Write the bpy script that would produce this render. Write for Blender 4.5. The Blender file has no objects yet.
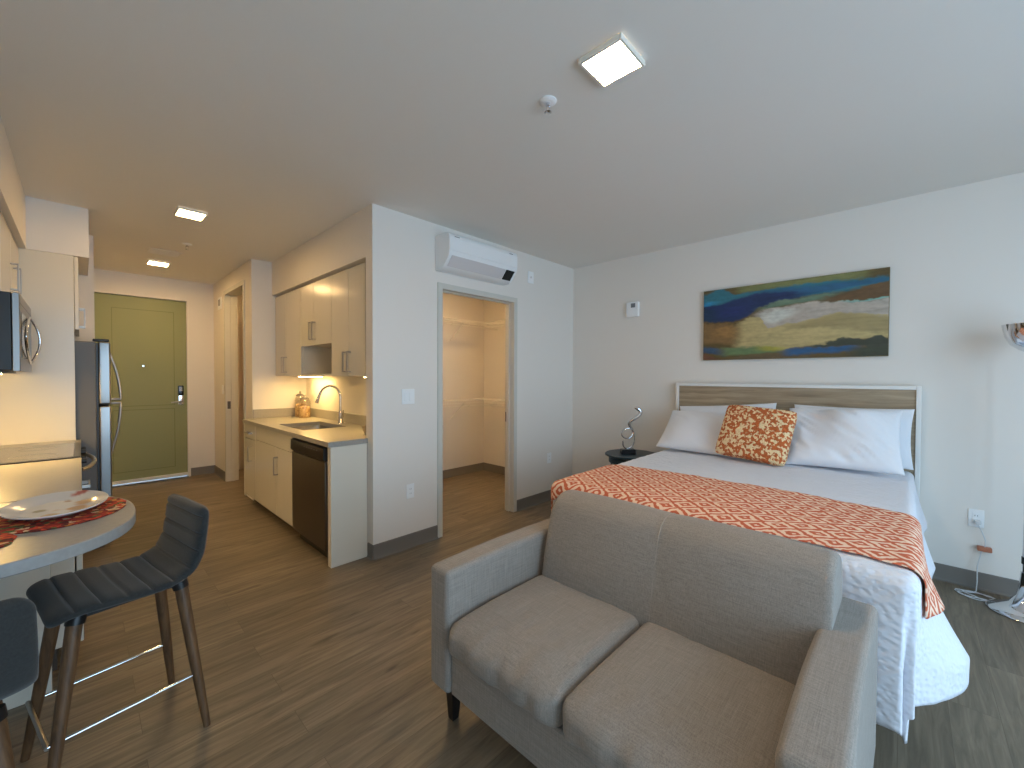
import bpy, bmesh, math, random
from math import sin, cos, pi, radians, exp, sqrt
from mathutils import Vector, Matrix, noise

random.seed(7)
C = bpy.context.scene.collection
SC = bpy.context.scene

# ------------------------------------------------------------------ camera
H_CEIL, X0, YC, XW, YD, XB, YB = 2.697, 1.530, 2.923, 4.117, 7.176, 1.327, 5.283
YWIN = -2.30
yaw, pit, rol = radians(46.258), radians(-1.038), radians(0.203)
F = Vector((sin(yaw) * cos(pit), cos(yaw) * cos(pit), sin(pit)))
R_ = Vector((cos(yaw), -sin(yaw), 0))
U_ = R_.cross(F)
R2 = R_ * cos(rol) + U_ * sin(rol)
U2 = -R_ * sin(rol) + U_ * cos(rol)
cam_d = bpy.data.cameras.new('camera')
cam = bpy.data.objects.new('camera', cam_d)
C.objects.link(cam)
cam.matrix_world = Matrix(((R2.x, U2.x, -F.x, 0), (R2.y, U2.y, -F.y, 0), (R2.z, U2.z, -F.z, 1.40), (0, 0, 0, 1)))
cam_d.sensor_fit = 'HORIZONTAL'
cam_d.sensor_width = 36
cam_d.lens = 413.17 / 1024 * 36
cam_d.clip_start = 0.02
SC.camera = cam

# ------------------------------------------------------------------ light / view
SC.view_settings.view_transform = 'Standard'
SC.view_settings.look = 'None'
SC.view_settings.exposure = 0.22
SC.view_settings.gamma = 1
SC.view_settings.use_curve_mapping = False
SC.cycles.use_denoising = True
SC.cycles.max_bounces = 14
SC.cycles.diffuse_bounces = 8
SC.cycles.sample_clamp_indirect = 6

SKY = 5.6            # overcast daylight outside the window
WARM = (1.0, 0.64, 0.27)
AMBER = (1.0, 0.64, 0.22)
LED = 105.0           # square ceiling fixtures
CLOSET_LED = 150.0
UNDER_LED = 60.0

W = bpy.data.worlds.new('sky')
SC.world = W
W.use_nodes = True
wn = W.node_tree
wn.nodes.clear()
wo = wn.nodes.new('ShaderNodeOutputWorld')
wb = wn.nodes.new('ShaderNodeBackground')
wc = wn.nodes.new('ShaderNodeTexCoord')
ws = wn.nodes.new('ShaderNodeSeparateXYZ')
wr = wn.nodes.new('ShaderNodeValToRGB')
wm = wn.nodes.new('ShaderNodeMath')
wm.operation = 'MULTIPLY_ADD'
wm.inputs[1].default_value = 0.5
wm.inputs[2].default_value = 0.5
wr.color_ramp.elements[0].position = 0.40
wr.color_ramp.elements[0].color = (0.48, 0.65, 0.83, 1)
wr.color_ramp.elements[1].position = 0.56
wr.color_ramp.elements[1].color = (0.54, 0.77, 1.0, 1)
wn.links.new(wc.outputs['Generated'], ws.inputs[0])
wn.links.new(ws.outputs['Z'], wm.inputs[0])
wn.links.new(wm.outputs[0], wr.inputs[0])
wn.links.new(wr.outputs[0], wb.inputs[0])
wb.inputs[1].default_value = SKY
wn.links.new(wb.outputs[0], wo.inputs[0])

WX0, WX1, WZ0, WZ1 = -0.45, 2.75, 0.12, 2.60
pl = bpy.data.lights.new('window_daylight', 'AREA')
pl.shape = 'RECTANGLE'
pl.size, pl.size_y = WX1 - WX0, WZ1 - WZ0
pl.cycles.is_portal = True
po = bpy.data.objects.new('window_daylight', pl)
C.objects.link(po)
po.location = ((WX0 + WX1) / 2, YWIN - 0.06, (WZ0 + WZ1) / 2)
po.rotation_euler = (radians(90), 0, 0)          # -Z points to +Y, into the room


# ------------------------------------------------------------------ materials
def lin(c):
    return tuple(((v / 255) / 12.92 if v / 255 <= 0.04045 else ((v / 255 + 0.055) / 1.055) ** 2.4) for v in c) + (1,)


def nmat(name):
    m = bpy.data.materials.new(name)
    m.use_nodes = True
    nt = m.node_tree
    b = nt.nodes['Principled BSDF']
    return m, nt, b


def N(nt, t, **kw):
    n = nt.nodes.new(t)
    for k, v in kw.items():
        if k in n.inputs:
            n.inputs[k].default_value = v
        else:
            setattr(n, k, v)
    return n


def coords(nt, scale=(1, 1, 1), kind='Object'):
    t = N(nt, 'ShaderNodeTexCoord')
    mp = N(nt, 'ShaderNodeMapping')
    mp.inputs['Scale'].default_value = scale
    nt.links.new(t.outputs[kind], mp.inputs[0])
    return mp.outputs[0]


def add_bump(nt, b, sock, strength=0.2, dist=0.01):
    bp = N(nt, 'ShaderNodeBump')
    bp.inputs['Strength'].default_value = strength
    bp.inputs['Distance'].default_value = dist
    nt.links.new(sock, bp.inputs['Height'])
    nt.links.new(bp.outputs[0], b.inputs['Normal'])


def mat(name, rgb, rough=0.5, metal=0.0, bump=None, var=None, spec=None, sheen=0):
    m, nt, b = nmat(name)
    b.inputs['Base Color'].default_value = lin(rgb)
    b.inputs['Roughness'].default_value = rough
    b.inputs['Metallic'].default_value = metal
    if spec is not None:
        b.inputs['Specular IOR Level'].default_value = spec
    if sheen:
        b.inputs['Sheen Weight'].default_value = sheen
    if bump:
        n = N(nt, 'ShaderNodeTexNoise')
        n.inputs['Scale'].default_value = bump[0]
        n.inputs['Detail'].default_value = 4
        nt.links.new(coords(nt), n.inputs['Vector'])
        add_bump(nt, b, n.outputs['Fac'], bump[1], bump[2] if len(bump) > 2 else 0.01)
    if var:
        n = N(nt, 'ShaderNodeTexNoise')
        n.inputs['Scale'].default_value = var[0]
        n.inputs['Detail'].default_value = 5
        nt.links.new(coords(nt), n.inputs['Vector'])
        r = N(nt, 'ShaderNodeValToRGB')
        r.color_ramp.elements[0].color = lin([v * (1 - var[1]) for v in rgb])
        r.color_ramp.elements[1].color = lin([min(255, v * (1 + var[1])) for v in rgb])
        r.color_ramp.elements[0].position = 0.3
        r.color_ramp.elements[1].position = 0.7
        nt.links.new(n.outputs['Fac'], r.inputs[0])
        nt.links.new(r.outputs[0], b.inputs['Base Color'])
    return m


def emit(name, col, strength):
    m, nt, b = nmat(name)
    b.inputs['Base Color'].default_value = (0.8, 0.8, 0.8, 1)
    b.inputs['Emission Color'].default_value = (*col, 1)
    b.inputs['Emission Strength'].default_value = strength
    return m


def wood_mat(name, c0, c1, axis=0, rough=0.45, stretch=14, scale=3.0, bump=0.05):
    m, nt, b = nmat(name)
    sc = [stretch] * 3
    sc[axis] = 1.0
    n = N(nt, 'ShaderNodeTexNoise')
    n.inputs['Scale'].default_value = scale
    n.inputs['Detail'].default_value = 8
    n.inputs['Roughness'].default_value = 0.65
    n.inputs['Distortion'].default_value = 0.6
    nt.links.new(coords(nt, sc), n.inputs['Vector'])
    r = N(nt, 'ShaderNodeValToRGB')
    r.color_ramp.elements[0].position = 0.35
    r.color_ramp.elements[1].position = 0.66
    r.color_ramp.elements[0].color = lin(c0)
    r.color_ramp.elements[1].color = lin(c1)
    nt.links.new(n.outputs['Fac'], r.inputs[0])
    nt.links.new(r.outputs[0], b.inputs['Base Color'])
    b.inputs['Roughness'].default_value = rough
    add_bump(nt, b, n.outputs['Fac'], bump, 0.004)
    return m


def floor_mat():
    m, nt, b = nmat('vinyl_plank')
    v = coords(nt)
    br = N(nt, 'ShaderNodeTexBrick')
    br.offset = 0.37
    br.offset_frequency = 2
    br.inputs['Scale'].default_value = 1
    br.inputs['Brick Width'].default_value = 1.22
    br.inputs['Row Height'].default_value = 0.152
    br.inputs['Mortar Size'].default_value = 0.0009
    br.inputs['Mortar Smooth'].default_value = 0.2
    br.inputs['Color1'].default_value = (0.0, 0, 0, 1)
    br.inputs['Color2'].default_value = (1, 1, 1, 1)
    br.inputs['Mortar'].default_value = (0.0, 0.0, 0.0, 1)
    nt.links.new(v, br.inputs['Vector'])
    # grain, shifted per plank
    add = N(nt, 'ShaderNodeVectorMath')
    add.operation = 'MULTIPLY_ADD'
    nt.links.new(br.outputs['Color'], add.inputs[0])
    add.inputs[1].default_value = (7, 3, 0)
    nt.links.new(coords(nt, (1.1, 14, 1)), add.inputs[2])
    g = N(nt, 'ShaderNodeTexNoise')
    g.inputs['Scale'].default_value = 2.2
    g.inputs['Detail'].default_value = 9
    g.inputs['Roughness'].default_value = 0.66
    g.inputs['Distortion'].default_value = 0.8
    nt.links.new(add.outputs[0], g.inputs['Vector'])
    r = N(nt, 'ShaderNodeValToRGB')
    e = r.color_ramp.elements
    e[0].position, e[0].color = 0.28, lin((92, 81, 67))
    e[1].position, e[1].color = 0.75, lin((146, 132, 111))
    k = e.new(0.5)
    k.color = lin((120, 107, 89))
    nt.links.new(g.outputs['Fac'], r.inputs[0])
    # plank to plank tone
    hsv = N(nt, 'ShaderNodeHueSaturation')
    mr = N(nt, 'ShaderNodeMapRange')
    mr.inputs['To Min'].default_value = 0.84
    mr.inputs['To Max'].default_value = 1.12
    nt.links.new(br.outputs['Color'], mr.inputs['Value'])
    nt.links.new(mr.outputs[0], hsv.inputs['Value'])
    nt.links.new(r.outputs[0], hsv.inputs['Color'])
    # knots / dark flecks
    vo = N(nt, 'ShaderNodeTexNoise')
    vo.inputs['Scale'].default_value = 3.3
    vo.inputs['Detail'].default_value = 2
    nt.links.new(coords(nt, (1.2, 4.5, 1)), vo.inputs['Vector'])
    kr = N(nt, 'ShaderNodeValToRGB')
    kr.color_ramp.elements[0].position, kr.color_ramp.elements[0].color = 0.24, (0.55, 0.52, 0.5, 1)
    kr.color_ramp.elements[1].position, kr.color_ramp.elements[1].color = 0.33, (1, 1, 1, 1)
    nt.links.new(vo.outputs['Fac'], kr.inputs[0])
    mx = N(nt, 'ShaderNodeMix', data_type='RGBA', blend_type='MULTIPLY')
    mx.inputs[0].default_value = 1
    nt.links.new(hsv.outputs[0], mx.inputs[6])
    nt.links.new(kr.outputs[0], mx.inputs[7])
    # seams
    mm = N(nt, 'ShaderNodeMix', data_type='RGBA', blend_type='MIX')
    nt.links.new(br.outputs['Fac'], mm.inputs[0])
    nt.links.new(mx.outputs[2], mm.inputs[6])
    mm.inputs[7].default_value = lin((92, 80, 66))
    nt.links.new(mm.outputs[2], b.inputs['Base Color'])
    b.inputs['Roughness'].default_value = 0.42
    b.inputs['Specular IOR Level'].default_value = 0.4
    add_bump(nt, b, g.outputs['Fac'], 0.06, 0.004)
    return m


def linen_mat(name, rgb, dark=0.88, light=1.10):
    m, nt, b = nmat(name)
    outs = []
    for sc in ((2, 90, 90), (90, 2, 60), (60, 60, 3)):
        n = N(nt, 'ShaderNodeTexNoise')
        n.inputs['Scale'].default_value = 5.5
        n.inputs['Detail'].default_value = 3
        nt.links.new(coords(nt, sc), n.inputs['Vector'])
        outs.append(n.outputs['Fac'])
    a = N(nt, 'ShaderNodeMath', operation='ADD')
    nt.links.new(outs[0], a.inputs[0])
    nt.links.new(outs[1], a.inputs[1])
    a2 = N(nt, 'ShaderNodeMath', operation='ADD')
    nt.links.new(a.outputs[0], a2.inputs[0])
    nt.links.new(outs[2], a2.inputs[1])
    d = N(nt, 'ShaderNodeMath', operation='DIVIDE')
    nt.links.new(a2.outputs[0], d.inputs[0])
    d.inputs[1].default_value = 3
    r = N(nt, 'ShaderNodeValToRGB')
    r.color_ramp.elements[0].position = 0.38
    r.color_ramp.elements[1].position = 0.62
    r.color_ramp.elements[0].color = lin([v * dark for v in rgb])
    r.color_ramp.elements[1].color = lin([min(255, v * light) for v in rgb])
    nt.links.new(d.outputs[0], r.inputs[0])
    nt.links.new(r.outputs[0], b.inputs['Base Color'])
    b.inputs['Roughness'].default_value = 0.9
    b.inputs['Specular IOR Level'].default_value = 0.15
    b.inputs['Sheen Weight'].default_value = 0.15
    add_bump(nt, b, d.outputs[0], 0.12, 0.002)
    return m


def comforter_mat():
    m, nt, b = nmat('white_matelasse')
    b.inputs['Base Color'].default_value = lin((222, 223, 230))
    b.inputs['Roughness'].default_value = 0.85
    b.inputs['Sheen Weight'].default_value = 0.2
    v = N(nt, 'ShaderNodeTexVoronoi', feature='SMOOTH_F1')
    v.inputs['Scale'].default_value = 58
    nz = N(nt, 'ShaderNodeTexNoise')
    nz.inputs['Scale'].default_value = 9
    nz.inputs['Detail'].default_value = 6
    c = coords(nt, (1.3, 0.75, 1))
    nt.links.new(c, v.inputs['Vector'])
    nt.links.new(c, nz.inputs['Vector'])
    a = N(nt, 'ShaderNodeMath', operation='ADD')
    nt.links.new(v.outputs['Distance'], a.inputs[0])
    nt.links.new(nz.outputs['Fac'], a.inputs[1])
    add_bump(nt, b, a.outputs[0], 0.55, 0.010)
    return m


def runner_mat():
    """orange and cream ikat: concentric diamonds in rows, on the UV of the cloth (metres)"""
    m, nt, b = nmat('ikat_cloth')
    uv = N(nt, 'ShaderNodeUVMap')
    nz = N(nt, 'ShaderNodeTexNoise')
    nz.inputs['Scale'].default_value = 34
    nt.links.new(uv.outputs[0], nz.inputs['Vector'])
    sub = N(nt, 'ShaderNodeVectorMath', operation='MULTIPLY_ADD')
    nt.links.new(nz.outputs['Color'], sub.inputs[0])
    sub.inputs[1].default_value = (0.022, 0.030, 0)
    nt.links.new(uv.outputs[0], sub.inputs[2])
    s = N(nt, 'ShaderNodeSeparateXYZ')
    nt.links.new(sub.outputs[0], s.inputs[0])

    def tri(sock, period):
        q = N(nt, 'ShaderNodeMath', operation='PINGPONG')
        nt.links.new(sock, q.inputs[0])
        q.inputs[1].default_value = period / 2
        w = N(nt, 'ShaderNodeMath', operation='DIVIDE')
        nt.links.new(q.outputs[0], w.inputs[0])
        w.inputs[1].default_value = period / 2
        return w.outputs[0]
    a = N(nt, 'ShaderNodeMath', operation='ADD')
    nt.links.new(tri(s.outputs[0], 0.118), a.inputs[0])
    nt.links.new(tri(s.outputs[1], 0.150), a.inputs[1])
    sn = N(nt, 'ShaderNodeMath', operation='MULTIPLY')
    nt.links.new(a.outputs[0], sn.inputs[0])
    sn.inputs[1].default_value = 2 * pi * 1.5
    cs = N(nt, 'ShaderNodeMath', operation='COSINE')
    nt.links.new(sn.outputs[0], cs.inputs[0])
    r = N(nt, 'ShaderNodeValToRGB')
    e = r.color_ramp.elements
    e[0].position, e[0].color = 0.30, lin((203, 104, 74))
    e[1].position, e[1].color = 0.66, lin((238, 208, 184))
    k = e.new(0.47)
    k.color = lin((218, 146, 114))
    mr = N(nt, 'ShaderNodeMapRange')
    mr.inputs['From Min'].default_value = -1
    mr.inputs['From Max'].default_value = 1
    nt.links.new(cs.outputs[0], mr.inputs['Value'])
    nt.links.new(mr.outputs[0], r.inputs[0])
    nt.links.new(r.outputs[0], b.inputs['Base Color'])
    b.inputs['Roughness'].default_value = 0.9
    b.inputs['Specular IOR Level'].default_value = 0.15
    return m


def knit_mat():
    m, nt, b = nmat('orange_cream_knit')
    v = N(nt, 'ShaderNodeTexVoronoi')
    v.inputs['Scale'].default_value = 70
    c = coords(nt, (1, 0.8, 0.6))
    nt.links.new(c, v.inputs['Vector'])
    n = N(nt, 'ShaderNodeTexNoise')
    n.inputs['Scale'].default_value = 22
    n.inputs['Detail'].default_value = 2
    mp = N(nt, 'ShaderNodeMapping')
    mp.inputs['Rotation'].default_value = (0, 0, radians(28))
    mp.inputs['Scale'].default_value = (0.55, 1.9, 1)
    nt.links.new(coords(nt), mp.inputs[0])
    nt.links.new(mp.outputs[0], n.inputs['Vector'])
    a = N(nt, 'ShaderNodeMath', operation='MULTIPLY_ADD')
    sx = N(nt, 'ShaderNodeSeparateColor')
    nt.links.new(v.outputs['Color'], sx.inputs[0])
    nt.links.new(sx.outputs[0], a.inputs[0])
    a.inputs[1].default_value = 0.55
    nt.links.new(n.outputs['Fac'], a.inputs[2])
    r = N(nt, 'ShaderNodeValToRGB')
    e = r.color_ramp.elements
    e[0].position, e[0].color = 0.76, lin((196, 100, 48))
    e[1].position, e[1].color = 0.84, lin((245, 216, 168))
    nt.links.new(a.outputs[0], r.inputs[0])
    nt.links.new(r.outputs[0], b.inputs['Base Color'])
    b.inputs['Roughness'].default_value = 0.95
    inv = N(nt, 'ShaderNodeMath', operation='SUBTRACT')
    inv.inputs[0].default_value = 1
    nt.links.new(v.outputs['Distance'], inv.inputs[1])
    add_bump(nt, b, inv.outputs[0], 0.9, 0.012)
    return m


def mottled(name, cols, scale, rough=0.9, bump=0.5):
    m, nt, b = nmat(name)
    v = N(nt, 'ShaderNodeTexVoronoi')
    v.inputs['Scale'].default_value = scale
    nt.links.new(coords(nt), v.inputs['Vector'])
    s = N(nt, 'ShaderNodeSeparateColor')
    nt.links.new(v.outputs['Color'], s.inputs[0])
    r = N(nt, 'ShaderNodeValToRGB')
    r.color_ramp.interpolation = 'CONSTANT'
    e = r.color_ramp.elements
    for i, (p, c) in enumerate(cols):
        k = e[i] if i < 2 else e.new(p)
        k.position = p
        k.color = lin(c)
    nt.links.new(s.outputs[0], r.inputs[0])
    nt.links.new(r.outputs[0], b.inputs['Base Color'])
    b.inputs['Roughness'].default_value = rough
    add_bump(nt, b, v.outputs['Distance'], bump, 0.004)
    return m


def attr_mat(name, rough=0.6, bump=None):
    m, nt, b = nmat(name)
    a = N(nt, 'ShaderNodeVertexColor')
    a.layer_name = 'pigment'
    nt.links.new(a.outputs[0], b.inputs['Base Color'])
    b.inputs['Roughness'].default_value = rough
    if bump:
        n = N(nt, 'ShaderNodeTexNoise')
        n.inputs['Scale'].default_value = bump
        nt.links.new(coords(nt, (1, 1, 4)), n.inputs['Vector'])
        add_bump(nt, b, n.outputs['Fac'], 0.2, 0.004)
    return m


def glass_mat(name, col=(0.95, 0.97, 0.96), mixv=0.16):
    m, nt, b = nmat(name)
    nt.nodes.remove(b)
    o = nt.nodes['Material Output']
    t = N(nt, 'ShaderNodeBsdfTransparent')
    t.inputs[0].default_value = (*col, 1)
    g = N(nt, 'ShaderNodeBsdfGlossy')
    g.inputs['Roughness'].default_value = 0.05
    x = N(nt, 'ShaderNodeMixShader')
    x.inputs[0].default_value = mixv
    nt.links.new(t.outputs[0], x.inputs[1])
    nt.links.new(g.outputs[0], x.inputs[2])
    nt.links.new(x.outputs[0], o.inputs[0])
    return m


def brushed(name, rgb, rough, stretch):
    m, nt, b = nmat(name)
    b.inputs['Base Color'].default_value = lin(rgb)
    b.inputs['Metallic'].default_value = 1
    b.inputs['Roughness'].default_value = rough
    n = N(nt, 'ShaderNodeTexNoise')
    n.inputs['Scale'].default_value = 30
    nt.links.new(coords(nt, stretch), n.inputs['Vector'])
    add_bump(nt, b, n.outputs['Fac'], 0.06, 0.002)
    return m


M = dict(
    wall=mat('wall_paint', (230, 224, 216), 0.75, bump=(180, 0.04, 0.003)),
    ceil=mat('ceiling_paint', (232, 229, 223), 0.85, bump=(120, 0.06, 0.003)),
    floor=floor_mat(),
    base=mat('rubber_base', (118, 112, 105), 0.55),
    trim=mat('frame_paint', (205, 203, 194), 0.45),
    green=mat('green_door_paint', (140, 144, 98), 0.5),
    greenshade=mat('green_groove_shade', (112, 116, 66), 0.6),  # darker copy of the door green, groove shade put into the colour
    lam=mat('white_laminate', (216, 210, 196), 0.2),
    lamdark=mat('toe_kick_laminate', (70, 60, 50), 0.6),
    quartz=mat('grey_quartz', (156, 152, 144), 0.28, var=(90, 0.03)),
    tabletop=mat('grey_tabletop', (150, 149, 146), 0.35, var=(60, 0.03)),
    steel=brushed('brushed_steel', (142, 140, 138), 0.30, (1, 1, 30)),
    steeldark=mat('grey_steel_side', (92, 90, 88), 0.45, 0.2),
    nickel=brushed('brushed_nickel', (168, 164, 158), 0.28, (8, 8, 1)),
    steelrefl=brushed('steel_dark_reflection', (112, 106, 98), 0.38, (1, 30, 1)),  # stainless steel with the dark reflection put into its colour
    chrome=mat('chrome', (225, 225, 228), 0.06, 1.0),
    black=mat('black_plastic', (22, 21, 21), 0.35),
    glassblack=mat('black_glass', (14, 14, 15), 0.08),
    cook=mat('glass_cooktop', (54, 50, 46), 0.07),
    plastic=mat('white_plastic', (240, 241, 241), 0.35),
    plastic2=mat('vane_plastic', (216, 213, 213), 0.4),
    iron=mat('dark_marks', (120, 120, 122), 0.5),
    diff=emit('led_diffuser', WARM, LED),
    cdiff=emit('closet_diffuser', WARM, CLOSET_LED),
    under=emit('under_cabinet_led', AMBER, UNDER_LED),
    mwled=emit('microwave_lamp', AMBER, UNDER_LED * 2.5),
    lampm=mat('fixture_rim', (235, 228, 215), 0.4),
    sofa=linen_mat('grey_linen', (143, 135, 127)),
    piping=mat('seam_thread', (156, 148, 138), 0.9),
    blackwood=mat('black_wood', (24, 21, 19), 0.4),
    comf=comforter_mat(),
    runner=runner_mat(),
    cotton=mat('white_cotton', (228, 228, 232), 0.8, bump=(14, 0.12, 0.01), sheen=0.15),
    knit=knit_mat(),
    mattress=mat('mattress_ticking', (215, 214, 212), 0.9),
    hbwood=wood_mat('washed_oak', (138, 120, 97), (176, 158, 132), axis=1, scale=2.4, stretch=16),
    hbwhite=mat('white_frame_paint', (232, 230, 226), 0.4),
    walnut=wood_mat('walnut', (74, 52, 34), (112, 82, 54), axis=2, stretch=10, scale=5),
    stoolfab=mat('charcoal_fabric', (40, 42, 42), 0.92, bump=(420, 0.25, 0.002), var=(160, 0.14), sheen=0.2),
    teal=mat('dark_teal_paint', (20, 48, 60), 0.35),
    stone=mat('black_stone', (22, 20, 20), 0.3),
    jar=glass_mat('jar_glass', (0.93, 0.90, 0.85), 0.12),
    pasta=mottled('dry_pasta', [(0, (206, 176, 128)), (0.5, (222, 196, 150)), (0.75, (180, 144, 96))], 60),
    ceramic=mat('glazed_ceramic', (222, 220, 214), 0.18),
    bowl=mat('taupe_ceramic', (150, 138, 122), 0.35),
    mat_=mottled('red_woven_placemat', [(0, (150, 40, 24)), (0.35, (196, 66, 36)), (0.58, (92, 24, 16)), (0.72, (206, 128, 60)),
                                        (0.84, (84, 100, 48)), (0.93, (222, 190, 150))], 70),
    wire=mat('white_wire', (236, 232, 222), 0.4),
    cable=mat('clear_cable', (210, 212, 214), 0.3),
    adapter=mat('orange_brown_plastic', (176, 112, 84), 0.5),
    paint=attr_mat('painted_canvas', 0.5, 60),
    canvas=mat('canvas_edge', (120, 102, 66), 0.7),
    platepaint=attr_mat('painted_plate', 0.15),
    pane=glass_mat('window_glass', (0.97, 0.99, 1.0), 0.06),
    sash=mat('window_sash', (70, 72, 74), 0.5),
    tile=mat('tan_shower_tile', (160, 132, 92), 0.4),
    slot=mat('outlet_slots', (60, 58, 56), 0.6),
    brass=mat('hinge_metal', (150, 140, 120), 0.35, 1.0),
    sweep=mat('door_sweep', (226, 224, 216), 0.4),
)

# ------------------------------------------------------------------ mesh helpers
ORG = {}


class MB:
    def __init__(s):
        s.bm = bmesh.new()
        s.uv = s.bm.loops.layers.uv.new('UVMap')

    def poly(s, pts):
        return [s.bm.verts.new(p) for p in pts]

    def box(s, x0, x1, y0, y1, z0, z1):
        v = s.poly([(x0, y0, z0), (x1, y0, z0), (x1, y1, z0), (x0, y1, z0), (x0, y0, z1), (x1, y0, z1), (x1, y1, z1), (x0, y1, z1)])
        for f in ((3, 2, 1, 0), (4, 5, 6, 7), (0, 1, 5, 4), (1, 2, 6, 5), (2, 3, 7, 6), (3, 0, 4, 7)):
            s.bm.faces.new([v[i] for i in f])
        return s

    def obox(s, p, q, w, h, up=(0, 0, 1)):
        """bar of w x h section from p to q"""
        p, q = Vector(p), Vector(q)
        d = (q - p).normalized()
        a = d.cross(Vector(up)).normalized()
        b = a.cross(d).normalized()
        v = []
        for c in (p, q):
            for (i, j) in ((-1, -1), (1, -1), (1, 1), (-1, 1)):
                v.append(s.bm.verts.new(c + a * i * w / 2 + b * j * h / 2))
        for f in ((3, 2, 1, 0), (4, 5, 6, 7), (0, 1, 5, 4), (1, 2, 6, 5), (2, 3, 7, 6), (3, 0, 4, 7)):
            s.bm.faces.new([v[i] for i in f])
        return s

    def loft(s, rings, cap=True, closed=True):
        vs = [s.poly(r) for r in rings]
        n = len(vs[0])
        for a, b in zip(vs, vs[1:]):
            for i in range(n if closed else n - 1):
                j = (i + 1) % n
                s.bm.faces.new((a[i], a[j], b[j], b[i]))
        if cap:
            s.bm.faces.new(list(reversed(vs[0])))
            s.bm.faces.new(vs[-1])
        return s

    def cyl(s, p, q, r, r2=None, n=16):
        return s.tube([p, q], [r, r if r2 is None else r2], n)

    def tube(s, pts, r, n=8, closed=False):
        pts = [Vector(p) for p in pts]
        if not isinstance(r, (list, tuple)):
            r = [r] * len(pts)
        rings = []
        ref = None
        m = len(pts)
        for i, p in enumerate(pts):
            a = pts[(i - 1) % m] if closed or i > 0 else p
            b = pts[(i + 1) % m] if closed or i < m - 1 else p
            d = (b - a).normalized()
            if ref is None:
                ref = Vector((0, 0, 1)) if abs(d.z) < 0.9 else Vector((1, 0, 0))
            x = d.cross(ref)
            x.normalize()
            y = d.cross(x).normalized()
            ref = x.cross(d)
            rings.append([p + x * cos(t) * r[i] + y * sin(t) * r[i] for t in [2 * pi * k / n for k in range(n)]])
        if closed:
            rings.append(rings[0])
            s.loft(rings, cap=False)
            bmesh.ops.remove_doubles(s.bm, verts=s.bm.verts, dist=1e-6)
        else:
            s.loft(rings)
        return s

    def lathe(s, cx, cy, prof, n=32, sx=1, sy=1, cap=True):
        rings = [[(cx + max(r, 1e-4) * sx * cos(2 * pi * k / n), cy + max(r, 1e-4) * sy * sin(2 * pi * k / n), z) for k in range(n)] for r, z in prof]
        return s.loft(rings, cap)

    def prism(s, poly, axis, a, b):
        def put(t, u, v):
            return {'x': (t, u, v), 'y': (u, t, v), 'z': (u, v, t)}[axis]
        return s.loft([[put(a, u, v) for u, v in poly], [put(b, u, v) for u, v in poly]])

    def grid(s, fn, nu, nv, uvfn=None):
        vs = [[s.bm.verts.new(fn(i / nu, j / nv)) for j in range(nv + 1)] for i in range(nu + 1)]
        for i in range(nu):
            for j in range(nv):
                f = s.bm.faces.new((vs[i][j], vs[i + 1][j], vs[i + 1][j + 1], vs[i][j + 1]))
                if uvfn:
                    for l, (a, b) in zip(f.loops, ((i, j), (i + 1, j), (i + 1, j + 1), (i, j + 1))):
                        l[s.uv].uv = uvfn(a / nu, b / nv)
        return vs

    def rbox(s, x0, x1, y0, y1, z0, z1, r, n=10, deform=None):
        """box with round edges made of a fine grid; deform(p, (u,v,w) in -1..1) -> p"""
        c = Vector(((x0 + x1) / 2, (y0 + y1) / 2, (z0 + z1) / 2))
        h = Vector(((x1 - x0) / 2, (y1 - y0) / 2, (z1 - z0) / 2))
        r = min(r, min(h) * 0.999)
        start = len(s.bm.verts)
        new = []
        seg = 4

        def spread(hh):
            k = [-hh + r * (1 - cos(i / seg * pi / 2)) for i in range(seg)]
            k = [-hh + r * i / seg for i in range(seg)]
            m = max(2, n)
            k += [-(hh - r) + 2 * (hh - r) * i / m for i in range(m + 1)]
            k += [hh - r + r * (i + 1) / seg for i in range(seg)]
            return k
        for ax in range(3):
            o = [(1, 2), (2, 0), (0, 1)][ax]
            us, vs_ = spread(h[o[0]]), spread(h[o[1]])
            for sg in (-1, 1):
                g = []
                for u in us:
                    row = []
                    for v in vs_:
                        p = Vector((0, 0, 0))
                        p[ax], p[o[0]], p[o[1]] = sg * h[ax], u, v
                        q = Vector([max(-(h[k] - r), min(h[k] - r, p[k])) for k in range(3)])
                        d = p - q
                        w = q + d.normalized() * r if d.length > 1e-9 else p
                        uvw = Vector((w.x / h.x, w.y / h.y, w.z / h.z))
                        w = w + c
                        if deform:
                            w = deform(w, uvw)
                        row.append(s.bm.verts.new(w))
                    g.append(row)
                    new += row
                for i in range(len(us) - 1):
                    for j in range(len(vs_) - 1):
                        q4 = (g[i][j], g[i + 1][j], g[i + 1][j + 1], g[i][j + 1])
                        s.bm.faces.new(q4 if sg > 0 else tuple(reversed(q4)))
        bmesh.ops.remove_doubles(s.bm, verts=new, dist=1e-5)
        return s

    def build(s, name, m, parent=None, bevel=0, smooth=False, kind=None, label=None, seg=2, keep=False, recalc=True):
        if recalc:
            bmesh.ops.recalc_face_normals(s.bm, faces=s.bm.faces)
        me = bpy.data.meshes.new(name)
        vs = [v.co.copy() for v in s.bm.verts]
        if parent is not None:
            o0 = ORG[parent.name]
        elif keep:
            o0 = Vector((0, 0, 0))
        else:
            lo = [min(v[k] for v in vs) for k in range(3)]
            hi = [max(v[k] for v in vs) for k in range(3)]
            o0 = Vector(((lo[0] + hi[0]) / 2, (lo[1] + hi[1]) / 2, lo[2]))
        for v in s.bm.verts:
            v.co -= o0
        s.bm.to_mesh(me)
        s.bm.free()
        ob = bpy.data.objects.new(name, me)
        C.objects.link(ob)
        me.materials.append(M[m])
        if parent is not None:
            ob.parent = parent
        else:
            ob.location = o0
        ORG[ob.name] = o0
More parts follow.
